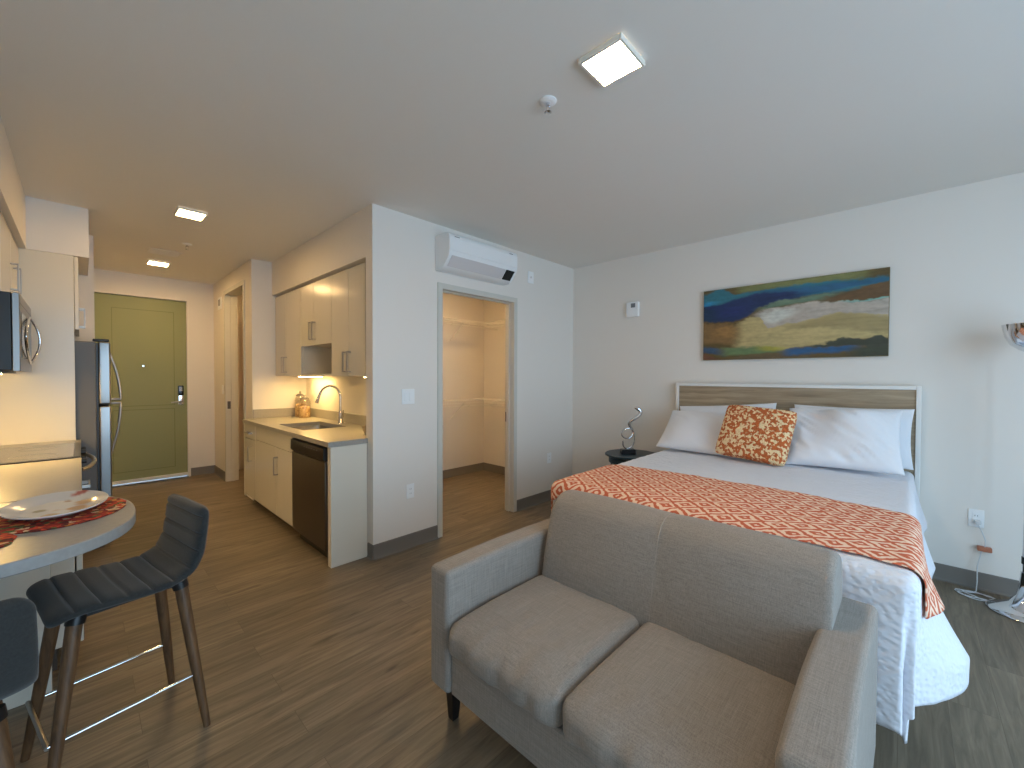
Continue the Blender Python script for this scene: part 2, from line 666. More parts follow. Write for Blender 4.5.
        if smooth:
            me.shade_smooth()
            me.set_sharp_from_angle(angle=radians(smooth if smooth is not True else 50))
        if bevel:
            b = ob.modifiers.new('edge', 'BEVEL')
            b.width = bevel
            b.segments = seg
            b.limit_method = 'ANGLE'
            b.angle_limit = radians(40)
            me.shade_smooth()
            me.set_sharp_from_angle(angle=radians(50))
        if kind:
            ob['kind'] = kind
        if label:
            ob['label'] = label
        return ob


def tag(o, label, cat, group=None):
    o['label'] = label
    o['category'] = cat
    if group:
        o['group'] = group
    return o


def thing(name, label, cat, loc=(0, 0, 0), group=None):
    o = bpy.data.objects.new(name, None)
    o.empty_display_size = 0.05
    C.objects.link(o)
    o.location = loc
    ORG[o.name] = Vector(loc)
    return tag(o, label, cat, group)


def copy_tree(o, parent=None):
    c = o.copy()
    C.objects.link(c)
    if parent is not None:
        c.parent = parent
    for ch in o.children:
        copy_tree(ch, c)
    return c


def S(mb, name, m, bevel=0, smooth=False, parent=None):
    return mb.build(name, m, parent, bevel, smooth, kind='structure' if parent is None else None)


def B(*a):
    return MB().box(*a)


# ================================================================== SETTING
XL = -0.65
S(B(XL - 0.1, 4.4, YWIN - 0.12, YD + 0.12, -0.1, 0), 'floor', 'floor')
S(B(XL - 0.1, 4.4, YWIN - 0.12, YD + 0.12, H_CEIL, H_CEIL + 0.1), 'ceiling', 'ceil')
S(B(XL - 0.1, XL, YWIN - 0.12, YD + 0.12, 0, H_CEIL), 'wall_left', 'wall')
S(B(XW, XW + 0.1, YWIN - 0.12, YC + 0.06, 0, H_CEIL), 'wall_right', 'wall')
# closet wall with its opening
WT = 0.105
CX1, CX2, CZ = 2.170, 3.075, 2.160
m = MB()
m.box(X0, CX1, YC, YC + WT, 0, H_CEIL).box(CX2, XW, YC, YC + WT, 0, H_CEIL).box(CX1, CX2, YC, YC + WT, CZ, H_CEIL)
S(m, 'wall_closet', 'wall')
S(B(1.90, 2.0, YC + WT, YB + 0.12, 0, H_CEIL), 'wall_kitchen', 'wall')
S(B(2.0, 4.3, 4.57, 4.67, 0, H_CEIL), 'wall_closet_back', 'wall')
S(B(4.167, 4.27, YC + WT, 4.57, 0, H_CEIL), 'wall_closet_right', 'wall')
# entry corridor
BY1, BY2, BZ = 5.60, 6.47, 2.46
m = MB()
m.box(XB, 1.9, YB, YB + 0.12, 0, H_CEIL)
S(m, 'wall_return', 'wall')
m = MB()
m.box(XB, XB + 0.12, YB + 0.12, BY1, 0, H_CEIL).box(XB, XB + 0.12, BY2, YD, 0, H_CEIL).box(XB, XB + 0.12, BY1, BY2, BZ, H_CEIL)
S(m, 'wall_corridor', 'wall')
S(B(3.1, 3.2, 4.67, YD, 0, H_CEIL), 'wall_bathroom', 'tile')
DX1, DX2, DZ = 0.122, 1.02, 2.413
m = MB()
m.box(XL, DX1, YD, YD + 0.12, 0, H_CEIL).box(DX2, 3.2, YD, YD + 0.12, 0, H_CEIL).box(DX1, DX2, YD, YD + 0.12, DZ, H_CEIL)
S(m, 'wall_far', 'wall')
S(B(XL, 0.098, 5.50, YD, 0, H_CEIL), 'wall_fridge_side', 'wall')
# soffits
S(B(X0, 1.90, YC + WT, YB, 2.318, H_CEIL), 'wall_soffit_right', 'wall')
m = MB()
m.box(XL, -0.262, YWIN, 4.647, 2.315, H_CEIL).box(XL, 0.058, 4.647, 5.50, 2.318, H_CEIL)
S(m, 'wall_soffit_left', 'wall')
# window wall, behind the photographer
m = MB()
m.box(XL, WX0, YWIN - 0.12, YWIN, 0, H_CEIL).box(WX1, XW, YWIN - 0.12, YWIN, 0, H_CEIL)
m.box(WX0, WX1, YWIN - 0.12, YWIN, 0, WZ0).box(WX0, WX1, YWIN - 0.12, YWIN, WZ1, H_CEIL)
S(m, 'wall_window', 'wall')
m = MB()
for x in (WX0 + 0.02, (WX0 + WX1) / 2, WX1 - 0.02):
    m.box(x - 0.02, x + 0.02, YWIN - 0.09, YWIN - 0.03, WZ0, WZ1)
for z in (WZ0 + 0.02, WZ1 - 0.02):
    m.box(WX0, WX1, YWIN - 0.085, YWIN - 0.035, z - 0.02, z + 0.02)
w1 = S(m, 'window_1', 'sash')
B(WX0, WX1, YWIN - 0.064, YWIN - 0.058, WZ0, WZ1).build('pane', 'pane', w1)


# baseboards (rubber cove with a small toe)
def skirt(name, x0, y0, x1, y1, nx, ny, h=0.112):
    t, toe = 0.008, 0.022
    m = MB()
    prof = [(0, 0), (toe, 0), (toe * 0.55, 0.007), (t, 0.02), (t, h - 0.004), (t - 0.004, h), (0, h)]
    m.loft([[(x + nx * a, y + ny * a, b) for a, b in prof] for x, y in ((x0, y0), (x1, y1))])
    return S(m, name, 'base', smooth=30)


skirt('baseboard_closet', X0, YC, CX1 - 0.047, YC, 0, -1)
skirt('baseboard_nook', CX2 + 0.047, YC, XW, YC, 0, -1)
skirt('baseboard_right', XW, YWIN, XW, YC, -1, 0)
skirt('baseboard_far', DX2 + 0.03, YD, XB, YD, 0, -1)
skirt('baseboard_corridor', XB, BY2 + 0.05, XB, YD, -1, 0)
skirt('baseboard_closet_back', 2.0, 4.57, 4.167, 4.57, 0, -1)
skirt('baseboard_closet_side', 4.167, YC + WT, 4.167, 4.57, -1, 0)
skirt('baseboard_wall_end', X0, YC, X0, YC + WT - 0.03, -1, 0)

# closet opening: pressed metal frame
m = MB()
fw, fp = 0.046, 0.012
m.box(CX1 - fw, CX1 + 0.004, YC - fp, YC + WT + fp, 0, CZ).box(CX2 - 0.004, CX2 + fw, YC - fp, YC + WT + fp, 0, CZ)
m.box(CX1 - fw, CX2 + fw, YC - fp, YC + WT + fp, CZ - 0.004, CZ + fw)
m.box(CX1 + 0.004, CX1 + 0.018, YC + 0.045, YC + 0.085, 0, CZ).box(CX2 - 0.018, CX2 - 0.004, YC + 0.045, YC + 0.085, 0, CZ)
m.box(CX1 + 0.004, CX2 - 0.004, YC + 0.045, YC + 0.085, CZ - 0.014, CZ)
t1 = S(m, 'trim_1', 'trim', bevel=0.003)
B(CX2 - 0.0055, CX2 - 0.0035, YC + 0.088, YC + 0.11, 0.93, 1.03).build('strike_plate', 'steeldark', t1)
# bathroom opening frame
m = MB()
m.box(XB - fp, XB + 0.132, BY1 - 0.05, BY1 + 0.005, 0, BZ).box(XB - fp, XB + 0.132, BY2 - 0.005, BY2 + 0.05, 0, BZ)
m.box(XB - fp, XB + 0.132, BY1 - 0.05, BY2 + 0.05, BZ - 0.005, BZ + 0.05)
m.box(XB + 0.05, XB + 0.09, BY2 - 0.018, BY2 - 0.005, 0, BZ - 0.005).box(XB + 0.05, XB + 0.09, BY1 + 0.005, BY1 + 0.018, 0, BZ - 0.005)
t2 = S(m, 'trim_2', 'trim', bevel=0.003)
m = MB()
m.box(XB + 0.01, XB + 0.045, BY2 - 0.0075, BY2 - 0.0045, 0.96, 1.06)
m.build('strike_plate', 'steeldark', t2)
# linen shelves seen through the bathroom opening
m = MB()
m.box(1.75, 2.25, 6.85, YD - 0.005, 0, 2.30)
S(m, 'trim_3', 'tile', bevel=0.004)

# entry door
d1 = S(B(DX1 + 0.004, DX2 - 0.004, YD + 0.012, YD + 0.055, 0.035, DZ - 0.004), 'door_1', 'green', bevel=0.002)
for i, (z0, z1) in enumerate(((1.00, 2.25), (0.16, 0.955))):
    m = MB()
    px0, px1 = 0.275, 0.885
    g = 0.006
    y0, y1 = YD + 0.0105, YD + 0.0125
    m.box(px0, px1, y0, y1, z1 - g, z1).box(px0, px1, y0, y1, z0, z0 + g)
    m.box(px0, px0 + g, y0, y1, z0 + g, z1 - g).box(px1 - g, px1, y0, y1, z0 + g, z1 - g)
    m.build('panel_moulding', 'greenshade', d1)
m = MB().cyl((0.568, YD + 0.013, 1.52), (0.568, YD + 0.004, 1.52), 0.012, 0.010, 16)
m.build('peephole', 'chrome', d1, smooth=40)
lk = MB().rbox(0.918, 0.978, YD - 0.016, YD + 0.013, 1.13, 1.26, 0.008, 3).build('keypad', 'glassblack', d1, smooth=40)
m = MB()
for r in range(4):
    for c in range(3):
        m.box(0.931 + c * 0.013, 0.938 + c * 0.013, YD - 0.0172, YD - 0.0155, 1.235 - r * 0.016, 1.243 - r * 0.016)
m.build('key_buttons', 'plastic2', lk)
m = MB().rbox(0.918, 0.978, YD - 0.018, YD + 0.013, 1.00, 1.13, 0.008, 3)
lv = m.build('lock_plate', 'chrome', d1, smooth=40)
m = MB().cyl((0.948, YD - 0.018, 1.045), (0.948, YD - 0.06, 1.045), 0.011, 0.011, 14)
m.tube([(0.955, YD - 0.055, 1.045), (0.93, YD - 0.06, 1.045), (0.84, YD - 0.055, 1.035)], [0.011, 0.010, 0.008], 10)
m.build('door_lever', 'nickel', lv, smooth=50)
B(DX1 + 0.006, DX2 - 0.006, YD - 0.006, YD + 0.02, 0.02, 0.062).build('door_sweep', 'sweep', d1, bevel=0.003)
m = MB()
m.box(DX1 - 0.028, DX1 + 0.003, YD - 0.012, YD + 0.1, 0, DZ).box(DX2 - 0.003, DX2 + 0.016, YD - 0.012, YD + 0.1, 0, DZ)
m.box(DX1 - 0.028, DX2 + 0.016, YD - 0.012, YD + 0.1, DZ, DZ + 0.02)
t4 = S(m, 'trim_4', 'wall', bevel=0.003)
for z in (0.25, 0.95, 1.65, 2.25):
    MB().cyl((DX1 - 0.004, YD - 0.018, z - 0.05), (DX1 - 0.004, YD - 0.018, z + 0.05), 0.007, n=10).build('hinge', 'brass', t4, smooth=40)
S(B(DX1, DX2, YD - 0.06, YD + 0.1, 0.0, 0.012), 'trim_5', 'steeldark', bevel=0.004)

# ================================================================== CEILING
def square_light(x0, x1, y0, y1, label, z=H_CEIL, dm='diff'):
    t = thing('ceiling_light', label, 'ceiling light', ((x0 + x1) / 2, (y0 + y1) / 2, z), 'square ceiling lights' if dm == 'diff' else None)
    m = MB()
    d, w = 0.024, 0.012
    m.box(x0, x1, y0, y0 + w, z - d, z - 0.001).box(x0, x1, y1 - w, y1, z - d, z - 0.001)
    m.box(x0, x0 + w, y0 + w, y1 - w, z - d, z - 0.001).box(x1 - w, x1, y0 + w, y1 - w, z - d, z - 0.001)
    m.build('frame', 'lampm', t, bevel=0.002)
    B(x0 + w, x1 - w, y0 + w, y1 - w, z - d + 0.002, z - 0.004).build('diffuser', dm, t)
    return t


square_light(1.418, 1.614, 0.795, 0.990, 'square lit ceiling light over the sofa and bed, the largest in view')
square_light(0.528, 0.714, 4.04, 4.235, 'square lit ceiling light over the corridor floor between fridge and sink counter')
square_light(0.536, 0.728, 6.12, 6.325, 'square lit ceiling light close to the green door, by the ceiling vent')
square_light(2.05, 2.25, 5.75, 5.95, 'unseen square ceiling light added to brighten the bathroom', dm='cdiff')  # unseen lamp, added to brighten the bathroom interior
square_light(2.75, 2.95, 3.50, 3.70, 'square ceiling light inside the walk-in closet', dm='cdiff')


def sprinkler(x, y, label):
    t = thing('fire_sprinkler', label, 'sprinkler', (x, y, H_CEIL), 'ceiling sprinklers')
    MB().lathe(x, y, [(0.040, H_CEIL - 0.0005), (0.040, H_CEIL - 0.005), (0.030, H_CEIL - 0.012), (0.018, H_CEIL - 0.012)], 28).build('escutcheon', 'plastic', t, smooth=40)
    m = MB().lathe(x, y, [(0.010, H_CEIL - 0.010), (0.010, H_CEIL - 0.024), (0.006, H_CEIL - 0.026)], 14)
    for sg in (-1, 1):
        m.tube([(x + sg * 0.009, y, H_CEIL - 0.022), (x + sg * 0.013, y, H_CEIL - 0.034), (x + sg * 0.004, y, H_CEIL - 0.05)], 0.0025, 6)
    m.build('nozzle', 'chrome', t, smooth=40)
    MB().lathe(x, y, [(0.004, H_CEIL - 0.048), (0.017, H_CEIL - 0.052), (0.017, H_CEIL - 0.054), (0.003, H_CEIL - 0.056)], 18).build('deflector', 'chrome', t, smooth=40)


sprinkler(1.535, 1.241, 'white ceiling sprinkler head beside the big square light')
sprinkler(0.743, 5.158, 'small sprinkler head on the corridor ceiling between two square lights')

t = thing('ceiling_vent', 'flat white vent grille on the corridor ceiling near the green door', 'vent', (0.63, 5.68, H_CEIL))
m = MB()
for (a, b, c, d) in ((0.49, 0.77, 5.57, 5.59), (0.49, 0.77, 5.79, 5.81), (0.49, 0.51, 5.59, 5.79), (0.75, 0.77, 5.59, 5.79)):
    m.box(a, b, c, d, H_CEIL - 0.006, H_CEIL - 0.0005)
m.build('frame', 'ceil', t, bevel=0.002)
m = MB()
for k in range(9):
    y = 5.602 + k * 0.022
    m.obox((0.51, y, H_CEIL - 0.004), (0.75, y, H_CEIL - 0.004), 0.012, 0.0015, (0, 0.3, 1))
m.build('louvre', 'ceil', t)

# ================================================================== LEFT KITCHEN
# end panel beside the fridge
tag(B(XL + 0.002, -0.028, 4.629, 4.647, 0, 2.312).build('cabinet_end_panel', 'lam', bevel=0.002),
    'tall cream end panel between the range counter and the fridge', 'panel')


def pull(m, p, q, out, r=0.0045):
    """flat D pull from p to q, standing off by the vector out"""
    p, q, o = Vector(p), Vector(q), Vector(out)
    up = o.normalized()
    m.obox(p + o, q + o, 0.020, 0.006, up)
    d = (q - p).normalized()
    for c in (p + d * 0.005, q - d * 0.005):
        m.obox(c, c + o, 0.018, 0.008, d)
    return m


# upper cabinet over the microwave
t = thing('upper_cabinet', 'cream wall cabinet above the microwave at the frame edge', 'cabinet', (-0.47, 4.0, 1.865), 'cream wall cabinets')
B(XL + 0.002, -0.318, 3.60, 4.626, 1.866, 2.312).build('body', 'lam', t, bevel=0.002)
for (y0, y1, hy) in ((3.602, 4.108, 4.215 - 0.2), (4.112, 4.624, 4.225)):
    d = B(-0.316, -0.296, y0, y1, 1.862, 2.308).build('door', 'lam', t, bevel=0.002)
    hy = 4.06 if y0 < 4 else 4.23
    pull(MB(), (-0.296, hy, 1.93), (-0.296, hy, 2.10), (0.032, 0, 0)).build('handle', 'nickel', d, bevel=0.001)
t = thing('upper_cabinet', 'near cream wall cabinet close to the ceiling, cut by the frame edge', 'cabinet', (-0.47, 3.2, 1.865), 'cream wall cabinets')
B(XL + 0.002, -0.318, 2.75, 3.596, 1.866, 2.312).build('body', 'lam', t, bevel=0.002)
for y0, y1 in ((2.752, 3.171), (3.175, 3.594)):
    B(-0.316, -0.296, y0, y1, 1.862, 2.308).build('door', 'lam', t, bevel=0.002)
# cabinet over the fridge
t = thing('upper_cabinet', 'cream cabinet fixed above the fridge', 'cabinet', (-0.3, 5.06, 1.755), 'cream wall cabinets')
B(XL + 0.002, -0.026, 4.650, 5.497, 1.758, 2.315).build('body', 'lam', t, bevel=0.002)
for y0, y1, hy in ((4.652, 5.071, 5.02), (5.075, 5.495, 5.13)):
    d = B(-0.024, -0.002, y0, y1, 1.752, 2.312).build('door', 'lam', t, bevel=0.002)
    pull(MB(), (-0.002, hy, 1.80), (-0.002, hy, 1.96), (0.034, 0, 0)).build('handle', 'nickel', d, bevel=0.001)

# microwave
t = thing('microwave', 'black and steel over-the-range microwave with an oval bow handle', 'microwave', (-0.44, 4.01, 1.42))
B(XL + 0.002, -0.262, 3.62, 4.40, 1.425, 1.862).build('body', 'black', t, bevel=0.004)
d = B(-0.261, -0.232, 3.615, 4.405, 1.42, 1.860).build('door', 'steel', t, bevel=0.003)
B(-0.2315, -0.2300, 3.70, 4.12, 1.50, 1.76).build('window', 'glassblack', d, bevel=0.0005)
B(-0.2315, -0.2305, 3.62, 4.40, 1.802, 1.806).build('seam', 'black', d)
m = MB()
for sg in (-1, 1):
    pts = []
    for k in range(25):
        a = k / 24
        s_ = sin(pi * a) ** 0.85
        pts.append((-0.226 + (0.042 if sg > 0 else 0.010) * s_, 4.18 + (0.03 if sg > 0 else -0.46) * s_, 1.475 + 0.30 * a))
    m.tube(pts, 0.0075, 10)
m.build('handle', 'chrome', d, smooth=50)
B(XL + 0.05, -0.30, 3.66, 4.36, 1.408, 1.424).build('vent_base', 'steeldark', t, bevel=0.002)
B(-0.50, -0.32, 3.70, 3.86, 1.4035, 1.4075).build('cooktop_lamp', 'mwled', t, label='lit lamp strip')

# range
t = thing('range', 'kitchen range with a smooth glass top under the microwave', 'range', (-0.3, 4.01, 0))
B(XL + 0.03, -0.035, 3.622, 4.398, 0.03, 0.885).build('body', 'steeldark', t, bevel=0.003)
B(XL + 0.03, -0.032, 3.618, 4.402, 0.885, 0.905).build('cooktop', 'cook', t, bevel=0.002)
B(-0.034, -0.002, 3.618, 4.402, 0.80, 0.902).build('control_panel', 'steel', t, bevel=0.004)
d = B(-0.034, -0.002, 3.622, 4.398, 0.24, 0.795).build('oven_door', 'steel', t, bevel=0.004)
B(-0.0022, -0.0008, 3.74, 4.28, 0.36, 0.66).build('window', 'glassblack', d)
m = MB()
pts = []
for k in range(31):
    a = k / 30
    pts.append((-0.002 + 0.062 * sin(pi * a) ** 0.55, 3.66 + 0.70 * a, 0.82 - 0.0 * a))
m.tube(pts, 0.0125, 10)
m.build('handle', 'nickel', d, smooth=50)
B(-0.034, -0.004, 3.622, 4.398, 0.05, 0.235).build('drawer', 'steel', t, bevel=0.004)
for y in (3.72, 3.86, 4.16, 4.30):
    MB().cyl((-0.003, y, 0.862), (0.022, y, 0.862), 0.017, 0.015, 16).build('knob', 'black', t, smooth=40)
B(-0.62, -0.004, 3.602, 3.645, 0.9052, 0.9070).build('gap_shade_strip', 'black', t)  # black strip paints the dark gap between counter and range
for (x, y, r) in ((-0.20, 3.82, 0.10), (-0.20, 4.20, 0.085), (-0.46, 3.82, 0.075), (-0.46, 4.20, 0.10)):
    MB().lathe(x, y, [(r, 0.9052), (r, 0.9056), (r - 0.004, 0.9056), (r - 0.004, 0.9052)], 40, cap=False).build('burner_ring', 'iron', t)

# base cabinets
def base_cab(y0, y1, label, pulls):
    t = thing('base_cabinet', label, 'cabinet', (-0.3, (y0 + y1) / 2, 0), 'cream base cabinets under the grey counter')
    m = MB()
    m.box(XL + 0.002, -0.028, y0, y1, 0.10, 0.882)
    m.build('body', 'lam', t, bevel=0.002)
    B(XL + 0.06, -0.09, y0 + 0.003, y1 - 0.003, 0, 0.0995).build('toe_kick', 'lamdark', t)
    d = B(-0.022, -0.001, y0 + 0.002, y1 - 0.002, 0.10, 0.70).build('door', 'lam', t, bevel=0.002)
    dr = B(-0.022, -0.001, y0 + 0.002, y1 - 0.002, 0.704, 0.878).build('drawer', 'lam', t, bevel=0.002)
    if pulls:
        yc = (y0 + y1) / 2
        pull(MB(), (-0.001, yc - 0.07, 0.80), (-0.001, yc + 0.07, 0.80), (0.03, 0, 0)).build('handle', 'nickel', dr, bevel=0.001)
        pull(MB(), (-0.001, y1 - 0.06, 0.50), (-0.001, y1 - 0.06, 0.64), (0.03, 0, 0)).build('handle', 'nickel', d, bevel=0.001)


base_cab(2.895, 3.615, 'cream base cabinet beneath the counter between table and range', True)
base_cab(4.405, 4.626, 'narrow cream base cabinet squeezed between range and fridge panel', False)
m = MB().box(XL + 0.002, 0.0, 2.545, 3.614, 0.884, 0.90)
tag(m.build('countertop', 'quartz', bevel=0.002), 'grey quartz counter slab between the round-ended table and the range', 'countertop')
m = MB().box(XL + 0.002, 0.0, 4.406, 4.627, 0.884, 0.90)
tag(m.build('countertop', 'quartz', bevel=0.002), 'narrow grey counter strip between range and tall end panel', 'countertop')

# peninsula table
t = thing('peninsula_table', 'grey half-oval counter-height table with a white support panel', 'table', (-0.3, 2.1, 0))
poly = [(XL + 0.002, 2.54), (XL + 0.002, 1.705)]
cx, cy, ax = -0.27, 2.12, 0.409
for k in range(49):
    a = -pi / 2 + pi * k / 48
    by = 0.415 if a < 0 else 0.42
    c_, s_ = cos(a), sin(a)
    e = 2 / 2.35
    poly.append((cx + ax * abs(c_) ** e, cy + by * (1 if s_ > 0 else -1) * abs(s_) ** e))
MB().prism(poly, 'z', 0.862, 0.90).build('tabletop', 'tabletop', t, bevel=0.003)
B(XL + 0.002, -0.10, 2.69, 2.725, 0, 0.883).build('support_panel', 'lam', t, bevel=0.002)
for x in (-0.12, -0.40):
    B(x - 0.02, x + 0.02, 2.2, 2.53, 0.850, 0.8615).build('bracket', 'steeldark', t, bevel=0.002)

# placemats and platter
def placemat(cx, cy, rx, ry, label):
    n = 56
    rings = []
    for f, z in ((0.0, 0.9045), (0.35, 0.9055), (0.7, 0.905), (0.96, 0.9055), (1.0, 0.9035), (0.99, 0.9003), (0.0, 0.9003)):
        rings.append([(cx + max(f, 0.01) * rx * cos(2 * pi * k / n) * (1 + (0.012 * sin(17 * 2 * pi * k / n) if f > 0.9 else 0)),
                       cy + max(f, 0.01) * ry * sin(2 * pi * k / n), z) for k in range(n)])
    return tag(MB().loft(rings).build('placemat', 'mat_', smooth=40), label, 'placemat', 'woven red placemats')


placemat(-0.065, 2.205, 0.185, 0.215, 'red woven oval placemat under the platter')
placemat(-0.345, 1.955, 0.205, 0.175, 'red woven placemat cut off by the frame near the table front edge')


def platter(cx, cy, rx, ry, z):
    n, mrad = 72, 22
    m = MB()
    prof = [(0.0, 0.0), (0.62, 0.0), (0.70, 0.004), (0.82, 0.012), (1.0, 0.022)]

    def h(f):
        for (a, b), (c, d) in zip(prof, prof[1:]):
            if f <= c:
                return b + (d - b) * (f - a) / (c - a)
        return prof[-1][1]
    top = [[(cx + max(k / mrad, 0.005) * rx * cos(2 * pi * j / n), cy + max(k / mrad, 0.005) * ry * sin(2 * pi * j / n), z + 0.006 + h(k / mrad)) for j in range(n)] for k in range(mrad + 1)]
    bot = [[(cx + f * rx * cos(2 * pi * j / n), cy + f * ry * sin(2 * pi * j / n), z + dz) for j in range(n)] for f, dz in ((1.0, 0.024), (0.985, 0.022), (0.66, 0.002), (0.6, 0.0), (0.01, 0.0))]
    m.loft(top + bot)
    o = m.build('platter', 'platepaint', smooth=60)
    me = o.data
    ca = me.color_attributes.new('pigment', 'FLOAT_COLOR', 'POINT')
    for i, v in enumerate(me.vertices):
        x, y = v.co.x / rx, v.co.y / ry
        c = Vector(lin((214, 212, 208))[:3])
        nz = noise.noise(Vector((v.co.x * 24, v.co.y * 24, 3)))
        for (bx, by, br, col) in ((0.35, -0.25, 0.34, (196, 146, 76)), (-0.1, -0.45, 0.22, (206, 168, 110)), (0.55, 0.2, 0.25, (200, 160, 100)),
                                  (0.45, 0.78, 0.16, (170, 64, 44)), (-0.3, 0.0, 0.14, (150, 140, 100)), (0.2, 0.5, 0.14, (150, 120, 90))):
            d = sqrt((x - bx) ** 2 + ((y - by) * 1.3) ** 2) / br + nz * 0.8
            if d < 1:
                k = min(1, (1 - d) * 3) * 0.85
                c = c.lerp(Vector(lin(col)[:3]), k)
        ca.data[i].color = (*c, 1)
    return tag(o, 'white oval platter with brown painted flowers on the red placemat', 'platter')


platter(-0.064, 2.235, 0.135, 0.195, 0.906)

# fridge
t = thing('refrigerator', 'steel top-freezer fridge with bow handles beside the green door', 'refrigerator', (-0.25, 5.06, 0))
B(XL + 0.02, 0.088, 4.668, 5.43, 0.03, 1.665).build('body', 'steeldark', t, bevel=0.006)
for z0, z1, nm in ((1.165, 1.668, 'freezer_door'), (0.07, 1.150, 'fridge_door')):
    d = MB().rbox(0.100, 0.172, 4.668, 5.43, z0, z1, 0.012, 4).build(nm, 'steel', t, smooth=50)
    pts = []
    n = 24
    za, zb = (1.645, 1.175) if nm == 'freezer_door' else (0.62, 1.14)
    for k in range(n + 1):
        a = k / n
        pts.append((0.176 + 0.085 * sin(pi / 2 * a) ** 0.9, 5.36, za + (zb - za) * a))
    pts.append((0.176, 5.36, zb))
    MB().tube(pts, [0.011] * (n + 1) + [0.014], 10).build('handle', 'nickel', d, smooth=50)
B(0.089, 0.099, 4.680, 5.42, 0.08, 1.655).build('gasket', 'black', t)
MB().rbox(0.07, 0.165, 4.675, 4.73, 1.6685, 1.69, 0.008, 2).build('hinge_cap', 'black', t, smooth=50)
for y in (4.72, 5.38):
    for x in (0.11, -0.55):
        MB().cyl((x, y, 0.0), (x, y, 0.03), 0.018, n=12).build('foot', 'chrome', t)
B(0.02, 0.14, 4.675, 5.42, 0.0305, 0.065).build('toe_grille', 'black', t)

# ================================================================== BAR STOOLS
def make_stool(label):
    t = thing('bar_stool', label, 'stool', (0, 0, 0), 'charcoal bar stools')
    # side profile in x,z: front lip, seat dip, curve up to back
    ctrl = [(-0.222, 0.600), (-0.200, 0.620), (-0.15, 0.628), (-0.05, 0.622), (0.03, 0.617), (0.10, 0.622), (0.152, 0.648), (0.180, 0.700), (0.192, 0.765), (0.199, 0.83), (0.203, 0.876)]
    # catmull-rom
    pts = []
    for i in range(len(ctrl) - 1):
        p0, p1, p2, p3 = [Vector(ctrl[max(0, min(len(ctrl) - 1, i + k))]) for k in (-1, 0, 1, 2)]
        for q in range(14):
            u = q / 14
            pts.append(0.5 * (2 * p1 + (p2 - p0) * u + (2 * p0 - 5 * p1 + 4 * p2 - p3) * u * u + (3 * p1 - p0 - 3 * p2 + p3) * u ** 3))
    pts.append(Vector(ctrl[-1]))
    L = [0]
    for a, b in zip(pts, pts[1:]):
        L.append(L[-1] + (b - a).length)
    tot = L[-1]
    rings = []
    n = 44
    for i, p in enumerate(pts):
        a, b = pts[max(0, i - 1)], pts[min(len(pts) - 1, i + 1)]
        d = (b - a).normalized()
        nrm = Vector((-d.y, d.x))
        s_ = L[i]
        end = min(s_, tot - s_)
        rc = 0.045
        wend = 1 if end > rc else sqrt(max(0.0, 1 - ((rc - end) / rc) ** 2))
        hw = 0.205 - 0.012 * (s_ / tot) ** 2
        hw = hw - rc * (1 - wend)
        th = 0.023 * (1 if end > 0.02 else sqrt(max(0.06, 1 - ((0.02 - end) / 0.02) ** 2)))
        g = 0
        for k in range(1, 10):
            g += exp(-((s_ - k * tot / 9.6) / 0.0055) ** 2)
        ring = []
        for k in range(n):
            an = 2 * pi * k / n
            ex = 2 / 5.5
            yy = hw * (1 if cos(an) > 0 else -1) * abs(cos(an)) ** ex
            zz = th * (1 if sin(an) > 0 else -1) * abs(sin(an)) ** (2 / 2.6)
            if sin(an) > 0:
                zz -= 0.0085 * g * min(1, (1 - abs(yy) / hw) * 12 + 0.3)
                zz -= 0.010 * (1 - (yy / hw) ** 2) * (1 if s_ < tot * 0.62 else 0.3)
            ring.append((p.x + nrm.x * zz, yy, p.y + nrm.y * zz))
        rings.append(ring)
    MB().loft(rings).build('seat', 'stoolfab', t, smooth=60)
    m = MB()
    m.box(-0.16, 0.14, -0.135, 0.135, 0.580, 0.594)
    for sx in (-1, 1):
        for sy in (-1, 1):
            m.cyl((sx * 0.132 - (0.016 if sx < 0 else 0), sy * 0.122, 0.592), (sx * 0.137 - (0.017 if sx < 0 else 0), sy * 0.127, 0.565), 0.027, 0.026, 16)
    m.build('seat_bracket', 'black', t, smooth=40)
    for sx in (-1, 1):
        for sy in (-1, 1):
            dxl = 0.034 if sx < 0 else 0.0
            m = MB().tube([(sx * 0.137 - dxl * 0.5, sy * 0.127, 0.575), (sx * 0.175 - dxl * 0.8, sy * 0.163, 0.22), (sx * 0.199 - dxl, sy * 0.187, 0.0)], [0.022, 0.0175, 0.0125], 16)
            m.build('leg', 'walnut', t, smooth=50)
    zr = 0.215
    for sy in (-1, 1):
        m = MB().cyl((-0.225, sy * 0.163, zr), (0.172, sy * 0.163, zr), 0.006, n=10)
        m.build('foot_rail', 'chrome', t, smooth=40)
    MB().cyl((-0.226, -0.168, zr), (-0.226, 0.168, zr), 0.007, n=10).build('foot_rail', 'nickel', t, smooth=40)
    return t


st1 = make_stool('charcoal bar stool tucked against the rounded table end, whole seat in view')
st1.location = (0.108, 2.155, 0)
st1.rotation_euler = (0, 0, radians(10))
st2 = copy_tree(st1)
st2['label'] = 'charcoal bar stool at the frame corner, only its fabric back and a leg showing'
st2.location = (-0.300, 1.69, 0)
st2.rotation_euler = (0, 0, radians(-82))

# ================================================================== RIGHT KITCHEN
CF = 1.25
